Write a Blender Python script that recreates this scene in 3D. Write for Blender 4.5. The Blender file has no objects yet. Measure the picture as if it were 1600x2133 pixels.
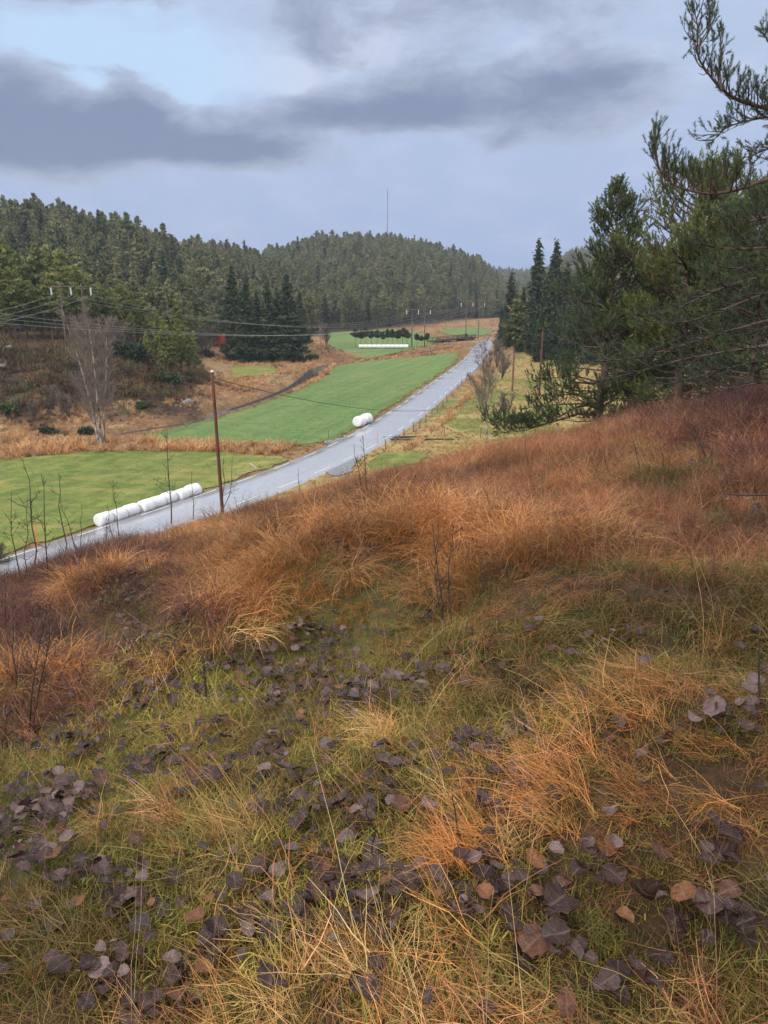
import bpy, math
import numpy as np
from mathutils import Vector

RNG = np.random.default_rng(11)
SC = bpy.context.scene
COL = SC.collection
R_ = math.radians

# ------------------------------------------------------------------ camera model
F = 1602.8            # focal length in photograph pixels
PITCH = R_(16.2)
CP, SP = math.cos(PITCH), math.sin(PITCH)


def ray(px, py):
    x = (np.asarray(px, float) - 800) / F
    u = -(np.asarray(py, float) - 1066.5) / F
    return np.stack([x, CP + u * SP, -SP + u * CP], -1)


def project(p):
    p = np.asarray(p, float)
    d = p[..., 1] * CP - p[..., 2] * SP
    u = p[..., 1] * SP + p[..., 2] * CP
    return 800 + F * p[..., 0] / d, 1066.5 - F * u / d, d


def pt(px, py, depth):
    return ray(px, py) * depth


def elev_tan(px, py):
    d = ray(px, py)
    return d[..., 2] / np.hypot(d[..., 0], d[..., 1])


# ------------------------------------------------------------------ noise and terrain
def _hash(ix, iy, s):
    n = (ix.astype(np.int64) * 374761393 + iy.astype(np.int64) * 668265263 + s * 982451653) & 0x7fffffff
    n = ((n ^ (n >> 13)) * 1274126177) & 0x7fffffff
    return ((n ^ (n >> 16)) & 0xffff) / 65535.0


def vnoise(x, y, s=0):
    x = np.asarray(x, float); y = np.asarray(y, float)
    ix = np.floor(x); iy = np.floor(y)
    fx = x - ix; fy = y - iy
    fx = fx * fx * (3 - 2 * fx); fy = fy * fy * (3 - 2 * fy)
    a = _hash(ix, iy, s); b = _hash(ix + 1, iy, s); c = _hash(ix, iy + 1, s); d = _hash(ix + 1, iy + 1, s)
    return (a * (1 - fx) + b * fx) * (1 - fy) + (c * (1 - fx) + d * fx) * fy - 0.5


def sstep(a, b, x):
    t = np.clip((np.asarray(x, float) - a) / (b - a), 0, 1)
    return t * t * (3 - 2 * t)


VZ = -17.3
CREST_A = np.array([(-400, 395), (0, 424), (100, 432), (200, 455), (300, 470), (420, 498), (550, 520), (600, 560), (650, 640), (700, 690), (760, 700)], float)
CREST_B = np.array([(330, 640), (430, 590), (480, 550), (560, 512), (640, 493), (720, 482), (850, 486), (950, 512), (1000, 528), (1030, 552), (1060, 590), (1080, 640), (1100, 690), (1140, 700)], float)
CREST_C = np.array([(600, 560), (900, 552), (1030, 549), (1100, 549), (1200, 552), (1320, 556), (1700, 560), (2300, 520)], float)


def pxa(x, y):
    """photograph column of a horizontal direction"""
    a = np.arctan2(x, np.maximum(y, 1e-3))
    return 800 + F / CP * np.tan(np.clip(a, -1.3, 1.3))


def hill(r, p, crest, r0, r1, tree, power=1.0, back=0.05):
    yc = np.interp(p, crest[:, 0], crest[:, 1])
    hc = elev_tan(p, yc + 12) * r1 - tree
    hc = np.maximum(hc, VZ)
    t = np.clip((r - r0) / (r1 - r0), 0, 1)
    s = np.sin(t ** power * math.pi / 2) ** 1.25
    return VZ + (hc - VZ) * s - np.maximum(r - r1, 0) * back


def hillside(x, y):
    r2 = x * x + y * y
    r = np.sqrt(r2)
    z = -(1.45 + 0.116 * y - 0.254 * x + 0.0029 * r2)
    z = np.maximum(z, -90)
    near = sstep(60, 20, r)
    b = 0.20 * vnoise(x * 0.45, y * 0.45, 3) + 0.20 * vnoise(x * 0.95 + 4, y * 0.95, 4) * sstep(1.2, 3.5, r)
    b = b + 0.10 * vnoise(x * 2.1, y * 2.1, 5) + 0.04 * vnoise(x * 5.3, y * 5.3, 6)
    return z + b * near


TUSSOCKS = []          # x, y, radius, height : filled below


def stream_dist(x, y):
    d = np.full(np.shape(x), 1e9)
    for (ax, ay), (bx, by) in zip(STREAM[:-1], STREAM[1:]):
        ux, uy = bx - ax, by - ay
        t = np.clip(((x - ax) * ux + (y - ay) * uy) / (ux * ux + uy * uy), 0, 1)
        d = np.minimum(d, np.hypot(x - ax - t * ux, y - ay - t * uy))
    return d


def ground_flat(px, py, z=VZ):
    d = ray(px, py)
    return d[..., :2] * (z / d[..., 2])[..., None]


STREAM_PX = np.array([(250, 903), (322, 890), (364, 886), (402, 878), (430, 868), (504, 845), (560, 826), (605, 806), (632, 788), (650, 775),
                      (668, 764), (690, 757), (720, 748), (790, 741), (850, 736), (900, 730), (929, 726), (945, 721)], float)
STREAM = ground_flat(STREAM_PX[:, 0], STREAM_PX[:, 1])


def terrain(x, y):
    x = np.asarray(x, float); y = np.asarray(y, float)
    r = np.hypot(x, y)
    p = pxa(x, y)
    v = VZ + 0.25 * vnoise(x * 0.05, y * 0.05, 1) * sstep(60, 120, r) * sstep(0, 10, np.abs(x - 0.30 * y + 33))
    v = v + 0.0 * r
    front = (y > 20)
    # heather knoll at the left
    kn_top = np.interp(p, [-500, 0, 200, 300, 380, 440, 480], [8.2, 8.2, 7.8, 5.6, 3.2, 1.2, 0.0])
    kn = VZ + kn_top * sstep(104, 142, r) + 0.9 * vnoise(x * 0.12, y * 0.12, 8) * sstep(106, 125, r) * np.clip(kn_top / 5, 0, 1)
    # forest hills
    ra0 = np.interp(p, [-400, 0, 350, 460, 560, 640, 760], [150, 150, 165, 235, 262, 290, 330])
    ra1 = np.interp(p, [-400, 0, 300, 550, 760], [420, 430, 455, 500, 520])
    A = hill(r, p, CREST_A, ra0, ra1, 13.0)
    rb0 = np.interp(p, [300, 640, 800, 900, 1000, 1140], [330, 335, 345, 400, 480, 500])
    B = hill(r, p, CREST_B, rb0, np.interp(p, [300, 800, 1140], [660, 700, 740]), 14.0)
    C = hill(r, p, CREST_C, 820, 1500, 15.0, back=0.01)
    dr = np.interp(p, [1020, 1060, 1150, 1500, 2500], [0, 1.0, 8.0, 12.0, 14.0])
    D = VZ + dr * sstep(175, 235, r) + np.maximum(r - 235, 0) * 0.05 * sstep(1080, 1200, p)
    # low bank with shrubs right of the spruces
    bx, by = BANK
    bank = VZ + 3.2 * np.exp(-(((x - bx) / 8.0) ** 2 + ((y - by) / 6.0) ** 2))
    # low verge on the right of the road falls away a little
    z = np.maximum.reduce([v, np.where(front, kn, -99), np.where(front, A, -99), np.where(front, B, -99), np.where(front, C, -99), np.where(front, D, -99), bank])
    z = np.where(front & (r > 60), z, v)
    sd = stream_dist(x, y)
    z = z - 1.0 * sstep(2.6, 0.9, sd)
    h = hillside(x, y)
    k = 0.6
    t = np.clip(0.5 + 0.5 * (h - z) / k, 0, 1)
    z = z * (1 - t) + h * t + k * t * (1 - t)
    for tx, ty, tr, th in TUSSOCKS:
        z = z + th * np.exp(-((x - tx) ** 2 + (y - ty) ** 2) / (tr * tr))
    return z


BANK = ground_flat(np.array(655.0), np.array(742.0))


def at(px, py, rmin=0.8):
    """where the line of sight through a photograph pixel meets the ground"""
    d = ray(px, py); d = d / np.linalg.norm(d)
    ts = np.concatenate([np.linspace(rmin, 40, 700), np.geomspace(40.05, 1500, 1500)])
    P = d[None] * ts[:, None]
    hit = P[:, 2] <= terrain(P[:, 0], P[:, 1])
    i = int(np.argmax(hit)) if hit.any() else len(ts) - 1
    a = ts[max(i - 1, 0)]; b = ts[i]
    for _ in range(18):
        m = (a + b) / 2; q = d * m
        if q[2] <= float(terrain(q[0], q[1])): b = m
        else: a = m
    q = d * b
    return np.array([q[0], q[1], float(terrain(q[0], q[1]))])


def gz(x, y):
    return float(terrain(x, y))


_t = []
for px_, py_, tr_, th_ in [(640, 1290, 0.75, 0.42), (500, 1215, 0.8, 0.3), (900, 1170, 0.9, 0.3), (1090, 1230, 0.7, 0.25), (1370, 1560, 0.34, 0.16),
                           (230, 1250, 0.7, 0.3), (430, 1400, 0.5, 0.25), (1250, 1780, 0.45, 0.13), (1260, 1300, 0.7, 0.22), (60, 1480, 0.6, 0.25), (760, 1120, 1.0, 0.3)]:
    q_ = at(px_, py_)
    _t.append((q_[0], q_[1], tr_, th_))
TUSSOCKS = _t

# ------------------------------------------------------------------ mesh helpers


class Geo:
    """collects vertices, quads and triangles with one float per vertex"""
    def __init__(self):
        self.V, self.A, self.Q, self.T, self.n = [], [], [], [], 0
        self.MQ, self.MT = [], []

    def add(self, V, Q=None, T=None, a=0.5, mat=0):
        V = np.asarray(V, float).reshape(-1, 3)
        if Q is not None and len(Q):
            self.Q.append(np.asarray(Q, np.int64).reshape(-1, 4) + self.n); self.MQ.append(np.full(len(self.Q[-1]), mat))
        if T is not None and len(T):
            self.T.append(np.asarray(T, np.int64).reshape(-1, 3) + self.n); self.MT.append(np.full(len(self.T[-1]), mat))
        self.V.append(V)
        self.A.append(np.broadcast_to(np.asarray(a, float), (len(V),)))
        self.n += len(V)

    def tube(self, pts, rad, k=5, a=0.5, mat=0, cap=True):
        pts = np.asarray(pts, float); n = len(pts)
        rad = np.broadcast_to(np.asarray(rad, float), (n,))
        tg = np.gradient(pts, axis=0); tg /= np.linalg.norm(tg, axis=1)[:, None] + 1e-12
        mean = tg.mean(0)
        ref = np.array([1.0, 0, 0]) if abs(mean[0]) < 0.6 * np.linalg.norm(mean) + 1e-9 else np.array([0, 1.0, 0.3])
        u = np.cross(tg, ref); u /= np.linalg.norm(u, axis=1)[:, None] + 1e-12
        w = np.cross(tg, u)
        th = np.arange(k) * 2 * math.pi / k
        V = pts[:, None] + rad[:, None, None] * (np.cos(th)[None, :, None] * u[:, None] + np.sin(th)[None, :, None] * w[:, None])
        i = np.arange(n - 1)[:, None] * k; j = np.arange(k)[None]
        jn = (j + 1) % k
        Q = np.stack([i + j, i + jn, i + k + jn, i + k + j], -1).reshape(-1, 4)
        T = None
        if cap and k > 3:
            T = np.concatenate([np.stack([np.zeros(k - 2, int), np.arange(2, k), np.arange(1, k - 1)], -1),
                                np.stack([np.zeros(k - 2, int), np.arange(1, k - 1), np.arange(2, k)], -1) + (n - 1) * k])
        self.add(V.reshape(-1, 3), Q, T, a, mat)

    def box(self, c, s, rz=0.0, a=0.5, mat=0, rot=None):
        c = np.asarray(c, float); s = np.asarray(s, float) / 2
        V = np.array([(x, y, z) for z in (-1, 1) for x, y in ((-1, -1), (1, -1), (1, 1), (-1, 1))], float) * s
        if rot is not None: V = V @ np.asarray(rot).T
        ca, sa = math.cos(rz), math.sin(rz)
        V = np.stack([V[:, 0] * ca - V[:, 1] * sa, V[:, 0] * sa + V[:, 1] * ca, V[:, 2]], -1) + c
        Q = [(0, 3, 2, 1), (4, 5, 6, 7), (0, 1, 5, 4), (1, 2, 6, 5), (2, 3, 7, 6), (3, 0, 4, 7)]
        self.add(V, Q, None, a, mat)

    def tris(self, C, D, size, a, rng, mat=0, flat=0.0):
        """one ragged leaf-clump triangle per centre"""
        n = len(C)
        d1 = rng.normal(size=(n, 3)); d1[:, 2] *= (1 - flat)
        d1 = d1 + D; d1 /= np.linalg.norm(d1, axis=1)[:, None] + 1e-9
        d2 = np.cross(d1, rng.normal(size=(n, 3))); d2 /= np.linalg.norm(d2, axis=1)[:, None] + 1e-9
        s = size * rng.uniform(0.6, 1.4, n)
        p0 = C + d1 * s[:, None] * 0.75
        p1 = C - d1 * s[:, None] * 0.45 + d2 * s[:, None] * 0.42
        p2 = C - d1 * s[:, None] * 0.45 - d2 * s[:, None] * 0.42
        V = np.stack([p0, p1, p2], 1).reshape(-1, 3)
        self.add(V, None, np.arange(3 * n).reshape(-1, 3), np.repeat(np.broadcast_to(a, (n,)), 3), mat)

    def needles(self, P, D, L, m, nl, w, rng, mat=0, a=None):
        """bottle-brush shoots: m thin needles round every shoot axis"""
        n = len(P)
        if n == 0: return
        D = D / (np.linalg.norm(D, axis=1)[:, None] + 1e-9)
        up = np.where(np.abs(D[:, 2:3]) > 0.9, np.array([[1.0, 0, 0]]), np.array([[0, 0, 1.0]]))
        u = np.cross(D, up); u /= np.linalg.norm(u, axis=1)[:, None] + 1e-9
        v = np.cross(D, u)
        th = rng.uniform(0, 2 * math.pi, (n, m)); t = rng.uniform(0.0, 1.0, (n, m)) ** 0.8
        sp = rng.uniform(0.45, 1.05, (n, m)) * (1.1 - 0.45 * t)
        radial = np.cos(th)[..., None] * u[:, None] + np.sin(th)[..., None] * v[:, None]
        base = P[:, None] + D[:, None] * (t * np.reshape(L, (-1, 1)))[..., None]
        nd = D[:, None] * np.cos(sp)[..., None] + radial * np.sin(sp)[..., None]
        nlen = (nl * rng.uniform(0.7, 1.2, (n, m)))[..., None]
        tip = base + nd * nlen
        side = np.cross(nd, rng.normal(size=(n, m, 3))); side /= np.linalg.norm(side, axis=2)[..., None] + 1e-9
        V = np.stack([base + side * w * 0.5, base - side * w * 0.5, tip], 2).reshape(-1, 3)
        aa = rng.uniform(0, 1, n) if a is None else np.broadcast_to(a, (n,))
        aa = np.clip(np.repeat(aa, m) + rng.uniform(-0.15, 0.15, n * m), 0, 1)
        self.add(V, None, np.arange(3 * n * m).reshape(-1, 3), np.repeat(aa, 3), mat)

    def mesh(self, name, mats, smooth=False, color=None):
        me = bpy.data.meshes.new(name)
        V = np.concatenate(self.V) if self.V else np.zeros((0, 3))
        Q = np.concatenate(self.Q) if self.Q else np.zeros((0, 4), np.int64)
        T = np.concatenate(self.T) if self.T else np.zeros((0, 3), np.int64)
        me.vertices.add(len(V)); me.vertices.foreach_set('co', V.astype(np.float32).ravel())
        nl = Q.size + T.size
        me.loops.add(nl); me.loops.foreach_set('vertex_index', np.concatenate([Q.ravel(), T.ravel()]).astype(np.int32))
        me.polygons.add(len(Q) + len(T))
        st = np.concatenate([np.arange(len(Q)) * 4, Q.size + np.arange(len(T)) * 3]).astype(np.int32)
        me.polygons.foreach_set('loop_start', st)
        mi = np.concatenate(self.MQ + self.MT) if (self.MQ or self.MT) else np.zeros(0)
        for m in mats: me.materials.append(m)
        if len(mats) > 1: me.polygons.foreach_set('material_index', mi.astype(np.int32))
        me.update(calc_edges=True)
        if smooth: me.polygons.foreach_set('use_smooth', np.ones(len(Q) + len(T), bool))
        at_ = me.attributes.new('v', 'FLOAT', 'POINT')
        at_.data.foreach_set('value', np.concatenate(self.A).astype(np.float32))
        if color is not None:
            c = me.attributes.new('zone', 'FLOAT_COLOR', 'POINT')
            c.data.foreach_set('color', np.concatenate([color, np.ones((len(color), 1))], 1).astype(np.float32).ravel())
        return me


def link(name, me, parent=None, loc=None, rz=None, scale=None):
    o = bpy.data.objects.new(name, me); COL.objects.link(o)
    if parent is not None: o.parent = parent
    if loc is not None: o.location = [float(v) for v in loc]
    if rz is not None: o.rotation_euler.z = rz
    if scale is not None: o.scale = (scale,) * 3
    return o


def tag(o, label=None, cat=None, group=None, kind=None):
    if label: o['label'] = label
    if cat: o['category'] = cat
    if group: o['group'] = group
    if kind: o['kind'] = kind
    return o


def empty(name, loc):
    o = bpy.data.objects.new(name, None); COL.objects.link(o)
    o.location = [float(v) for v in loc]; o.empty_display_size = 0.3
    return o


def copy_tree(o, parent=None):
    c = o.copy(); COL.objects.link(c)
    if parent is not None: c.parent = parent
    for ch in o.children: copy_tree(ch, c)
    return c


# ------------------------------------------------------------------ materials
def nodes(name):
    m = bpy.data.materials.new(name); m.use_nodes = True
    nt = m.node_tree; b = nt.nodes['Principled BSDF']
    return m, nt, b


def N(nt, typ, **kw):
    n = nt.nodes.new(typ)
    for k, v in kw.items():
        if hasattr(n, k): setattr(n, k, v)
        else: n.inputs[k].default_value = v
    return n


def ramp(nt, fac, stops):
    r = nt.nodes.new('ShaderNodeValToRGB')
    e = r.color_ramp.elements
    while len(e) < len(stops): e.new(0.5)
    for el, (p, c) in zip(e, stops): el.position = p; el.color = (*c, 1)
    nt.links.new(fac, r.inputs['Fac'])
    return r.outputs['Color']


def noise(nt, scale, detail=4, vec=None, rough=0.55, out='Fac', dist=0.0):
    n = N(nt, 'ShaderNodeTexNoise'); n.inputs['Scale'].default_value = scale
    n.inputs['Detail'].default_value = detail; n.inputs['Roughness'].default_value = rough; n.inputs['Distortion'].default_value = dist
    if vec is None: vec = N(nt, 'ShaderNodeTexCoord').outputs['Object']
    nt.links.new(vec, n.inputs['Vector'])
    return n.outputs[out]


def mixc(nt, fac, a, b, mode='MIX'):
    m = N(nt, 'ShaderNodeMix', data_type='RGBA', blend_type=mode)
    for s, i in ((fac, 0), (a, 6), (b, 7)):
        if isinstance(s, (int, float)): m.inputs[i].default_value = s
        elif isinstance(s, tuple): m.inputs[i].default_value = (*s, 1)
        else: nt.links.new(s, m.inputs[i])
    return m.outputs[2]


def math_(nt, op, a, b=None, c=None, clamp=False):
    m = N(nt, 'ShaderNodeMath', operation=op, use_clamp=clamp)
    for i, s in enumerate((a, b, c)):
        if s is None: continue
        if isinstance(s, (int, float)): m.inputs[i].default_value = s
        else: nt.links.new(s, m.inputs[i])
    return m.outputs[0]


def bump(nt, b, h, strength=0.4, dist=0.02):
    bp = N(nt, 'ShaderNodeBump'); bp.inputs['Strength'].default_value = strength; bp.inputs['Distance'].default_value = dist
    nt.links.new(h, bp.inputs['Height']); nt.links.new(bp.outputs[0], b.inputs['Normal'])


def thin(nt, b, col, amount=0.3):
    """lets some light through leaves and blades"""
    tr = N(nt, 'ShaderNodeBsdfTranslucent'); nt.links.new(col, tr.inputs['Color'])
    mx = N(nt, 'ShaderNodeMixShader'); mx.inputs[0].default_value = amount
    nt.links.new(b.outputs[0], mx.inputs[1]); nt.links.new(tr.outputs[0], mx.inputs[2])
    nt.links.new(mx.outputs[0], nt.nodes['Material Output'].inputs['Surface'])


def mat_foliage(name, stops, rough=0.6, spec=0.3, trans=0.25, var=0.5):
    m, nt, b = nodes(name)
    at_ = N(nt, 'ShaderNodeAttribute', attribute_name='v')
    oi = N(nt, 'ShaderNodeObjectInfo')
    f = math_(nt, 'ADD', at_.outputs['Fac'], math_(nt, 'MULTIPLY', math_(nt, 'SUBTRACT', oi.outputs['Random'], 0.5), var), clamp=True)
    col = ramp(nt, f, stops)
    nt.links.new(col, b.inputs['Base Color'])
    b.inputs['Roughness'].default_value = rough; b.inputs['Specular IOR Level'].default_value = spec
    if trans: thin(nt, b, col, trans)
    return m


def mat_noise(name, stops, scale, rough=0.8, bumpd=0.0, spec=0.3, detail=6, stretch=None, bscale=None):
    m, nt, b = nodes(name)
    vec = N(nt, 'ShaderNodeTexCoord').outputs['Object']
    if stretch:
        mp = N(nt, 'ShaderNodeMapping'); mp.inputs['Scale'].default_value = stretch
        nt.links.new(vec, mp.inputs['Vector']); vec = mp.outputs[0]
    n = noise(nt, scale, detail, vec)
    nt.links.new(ramp(nt, n, stops), b.inputs['Base Color'])
    b.inputs['Roughness'].default_value = rough; b.inputs['Specular IOR Level'].default_value = spec
    if bumpd: bump(nt, b, noise(nt, bscale or scale * 2, 5, vec), 0.7, bumpd)
    return m


def mat_blade(name, trans=0.25, rough=0.55, spec=0.25, lo=0.45, hi=1.5):
    """colour comes from the tuft (tint) and varies from blade to blade (v)"""
    m, nt, b = nodes(name)
    ti = N(nt, 'ShaderNodeAttribute', attribute_name='tint', attribute_type='INSTANCER')
    at_ = N(nt, 'ShaderNodeAttribute', attribute_name='v')
    k = math_(nt, 'MULTIPLY_ADD', at_.outputs['Fac'], hi - lo, lo)
    vm = N(nt, 'ShaderNodeVectorMath', operation='SCALE')
    nt.links.new(ti.outputs['Color'], vm.inputs[0]); nt.links.new(k, vm.inputs['Scale'])
    nt.links.new(vm.outputs[0], b.inputs['Base Color'])
    b.inputs['Roughness'].default_value = rough; b.inputs['Specular IOR Level'].default_value = spec
    if trans: thin(nt, b, vm.outputs[0], trans)
    return m


M = {}
M['needle'] = mat_foliage('pine_needles', [(0.0, (0.03, 0.05, 0.026)), (0.45, (0.072, 0.108, 0.05)), (0.8, (0.135, 0.165, 0.06)), (1.0, (0.20, 0.205, 0.065))], var=0.15)
M['needle_warm'] = mat_foliage('pine_needles_warm', [(0.0, (0.06, 0.085, 0.025)), (0.5, (0.16, 0.19, 0.05)), (1.0, (0.30, 0.29, 0.08))], var=0.15)
M['far_pine'] = mat_foliage('far_pine_foliage', [(0.0, (0.065, 0.078, 0.036)), (0.5, (0.155, 0.168, 0.068)), (1.0, (0.26, 0.255, 0.105))], trans=0.2, var=0.75)
M['near_pine'] = mat_foliage('near_pine_foliage', [(0.0, (0.085, 0.105, 0.032)), (0.5, (0.19, 0.215, 0.06)), (1.0, (0.31, 0.315, 0.09))], trans=0.25, var=0.45)
M['spruce'] = mat_foliage('spruce_foliage', [(0.0, (0.012, 0.022, 0.012)), (0.5, (0.03, 0.05, 0.022)), (1.0, (0.06, 0.085, 0.03))], trans=0.15, var=0.4)
M['bush'] = mat_foliage('bush_foliage', [(0.0, (0.03, 0.05, 0.02)), (0.6, (0.07, 0.10, 0.03)), (1.0, (0.11, 0.14, 0.04))], trans=0.2, var=0.4)
M['bark'] = mat_noise('pine_bark', [(0.3, (0.05, 0.035, 0.028)), (0.55, (0.12, 0.08, 0.06)), (0.75, (0.19, 0.14, 0.11))], 9, 0.9, 0.02, stretch=(1, 1, 0.25))
M['bark_red'] = mat_noise('red_pine_bark', [(0.3, (0.10, 0.055, 0.035)), (0.7, (0.24, 0.13, 0.08))], 6, 0.9, 0.01, stretch=(1, 1, 0.3))
M['lichen'] = mat_noise('lichen_twig', [(0.35, (0.035, 0.03, 0.026)), (0.58, (0.07, 0.066, 0.055)), (0.78, (0.17, 0.175, 0.15))], 14, 0.9, 0.0)
M['twig'] = mat_noise('sapling_bark', [(0.35, (0.022, 0.015, 0.013)), (0.7, (0.065, 0.042, 0.035))], 10, 0.6, 0.0)
M['birch'] = mat_noise('birch_bark', [(0.40, (0.08, 0.065, 0.055)), (0.52, (0.26, 0.225, 0.185)), (0.72, (0.42, 0.38, 0.32))], 2.2, 0.8, 0.0, stretch=(1, 1, 0.5))
M['birch_twig'] = mat_noise('birch_twigs', [(0.3, (0.15, 0.11, 0.09)), (0.7, (0.26, 0.20, 0.165))], 3, 0.8, 0.0)
M['pole'] = mat_noise('tarred_pole', [(0.3, (0.07, 0.028, 0.018)), (0.7, (0.17, 0.068, 0.04))], 5, 0.7, 0.0, stretch=(3, 3, 0.3))
M['pole_dark'] = mat_noise('dark_pole', [(0.3, (0.09, 0.065, 0.055)), (0.7, (0.19, 0.145, 0.12))], 4, 0.8, 0.0, stretch=(3, 3, 0.3))
M['post'] = mat_noise('fence_wood', [(0.3, (0.10, 0.06, 0.04)), (0.7, (0.26, 0.17, 0.12))], 5, 0.9, 0.0, stretch=(3, 3, 0.5))
M['wood_grey'] = mat_noise('grey_wood', [(0.3, (0.35, 0.31, 0.24)), (0.7, (0.62, 0.57, 0.46))], 6, 0.8, 0.0)
M['rock'] = mat_noise('rock', [(0.3, (0.10, 0.095, 0.09)), (0.5, (0.22, 0.215, 0.2)), (0.62, (0.13, 0.135, 0.09)), (0.8, (0.33, 0.32, 0.30))], 1.6, 0.9, 0.06)
M['rail'] = mat_noise('bridge_timber', [(0.3, (0.03, 0.025, 0.025)), (0.7, (0.075, 0.06, 0.055))], 3, 0.8, 0.0)
M['red_wall'] = mat_noise('red_boards', [(0.3, (0.22, 0.03, 0.022)), (0.7, (0.36, 0.06, 0.04))], 2.5, 0.8, 0.0, stretch=(6, 6, 0.3))
M['red_roof'] = mat_noise('red_roof_tiles', [(0.3, (0.30, 0.075, 0.06)), (0.7, (0.46, 0.14, 0.11))], 3, 0.7, 0.0)
M['white_paint'] = mat_noise('white_paint', [(0.3, (0.72, 0.72, 0.72)), (0.7, (0.82, 0.82, 0.82))], 3, 0.5)
M['insulator'] = mat_noise('insulator_glaze', [(0.3, (0.75, 0.77, 0.78)), (0.7, (0.85, 0.86, 0.86))], 3, 0.2, spec=0.5)
M['wire'] = mat_noise('aluminium_wire', [(0.3, (0.28, 0.29, 0.25)), (0.7, (0.36, 0.37, 0.33))], 0.5, 0.5)
M['wire_dark'] = mat_noise('black_cable', [(0.3, (0.02, 0.02, 0.02)), (0.7, (0.04, 0.04, 0.04))], 0.5, 0.5)
M['steel'] = mat_noise('mast_steel', [(0.3, (0.16, 0.17, 0.20)), (0.7, (0.24, 0.25, 0.28))], 0.5, 0.5)
M['orange'] = mat_noise('orange_stake', [(0.3, (0.75, 0.13, 0.03)), (0.7, (0.85, 0.2, 0.06))], 3, 0.5)
M['pink'] = mat_noise('faded_red_stake', [(0.3, (0.75, 0.18, 0.16)), (0.7, (0.85, 0.28, 0.24))], 3, 0.5)
M['drop'] = nodes('water_drop')[0]
_b = M['drop'].node_tree.nodes['Principled BSDF']; _b.inputs['Transmission Weight'].default_value = 1; _b.inputs['Roughness'].default_value = 0.02; _b.inputs['IOR'].default_value = 1.33
M['blade'] = mat_blade('dry_grass_blades')
M['blade_far'] = mat_blade('bank_grass_blades', trans=0.15)

# white bale film: wrapped plastic with stretch wrinkles and some dirt
m, nt, b = nodes('bale_film')
tc = N(nt, 'ShaderNodeTexCoord').outputs['Object']
mp = N(nt, 'ShaderNodeMapping'); mp.inputs['Scale'].default_value = (7, 1.0, 1.0); mp.inputs['Rotation'].default_value = (0, 0.35, 0.1)
nt.links.new(tc, mp.inputs['Vector'])
nz = noise(nt, 1.6, 6, mp.outputs[0], 0.6, dist=0.6); dz_ = noise(nt, 2.0, 6, tc, 0.7)
c = ramp(nt, nz, [(0.32, (0.70, 0.69, 0.70)), (0.55, (0.82, 0.81, 0.82))])
c = mixc(nt, ramp(nt, dz_, [(0.58, (0, 0, 0)), (0.75, (0.45, 0.45, 0.45))]), c, (0.42, 0.38, 0.31))
nt.links.new(c, b.inputs['Base Color'])
b.inputs['Roughness'].default_value = 0.3; bump(nt, b, nz, 0.9, 0.06)
M['film'] = m

# asphalt, wet
m, nt, b = nodes('wet_asphalt')
vec = N(nt, 'ShaderNodeTexCoord').outputs['Object']
big = noise(nt, 0.25, 4, vec); mid = noise(nt, 1.7, 5, vec); fine = noise(nt, 60, 3, vec)
f = math_(nt, 'MULTIPLY_ADD', mid, 0.5, math_(nt, 'MULTIPLY', fine, 0.5))
nt.links.new(ramp(nt, f, [(0.3, (0.29, 0.29, 0.305)), (0.7, (0.39, 0.39, 0.41))]), b.inputs['Base Color'])
rr = N(nt, 'ShaderNodeMapRange'); rr.inputs['From Min'].default_value = 0.35; rr.inputs['From Max'].default_value = 0.65
rr.inputs['To Min'].default_value = 0.10; rr.inputs['To Max'].default_value = 0.28
nt.links.new(big, rr.inputs['Value']); nt.links.new(rr.outputs[0], b.inputs['Roughness'])
b.inputs['Specular IOR Level'].default_value = 0.9
bump(nt, b, fine, 0.05, 0.003)
M['asphalt'] = m
M['gravel'] = mat_noise('wet_gravel', [(0.3, (0.13, 0.125, 0.13)), (0.7, (0.27, 0.26, 0.265))], 5, 0.3, 0.01, spec=0.6)
m, nt, b = nodes('road_paint')
vec = N(nt, 'ShaderNodeTexCoord').outputs['Object']
nt.links.new(ramp(nt, noise(nt, 5, 5, vec), [(0.30, (0.40, 0.40, 0.41)), (0.55, (0.70, 0.70, 0.71))]), b.inputs['Base Color'])
b.inputs['Roughness'].default_value = 0.45
M['paint'] = m

# stream water
m, nt, b = nodes('stream_water')
vec = N(nt, 'ShaderNodeTexCoord').outputs['Object']
b.inputs['Base Color'].default_value = (0.085, 0.085, 0.095, 1); b.inputs['Roughness'].default_value = 0.06
b.inputs['Specular IOR Level'].default_value = 0.9
mp = N(nt, 'ShaderNodeMapping'); mp.inputs['Scale'].default_value = (1, 0.5, 1); nt.links.new(vec, mp.inputs['Vector'])
bump(nt, b, noise(nt, 1.6, 4, mp.outputs[0]), 0.08, 0.02)
M['water'] = m


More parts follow.
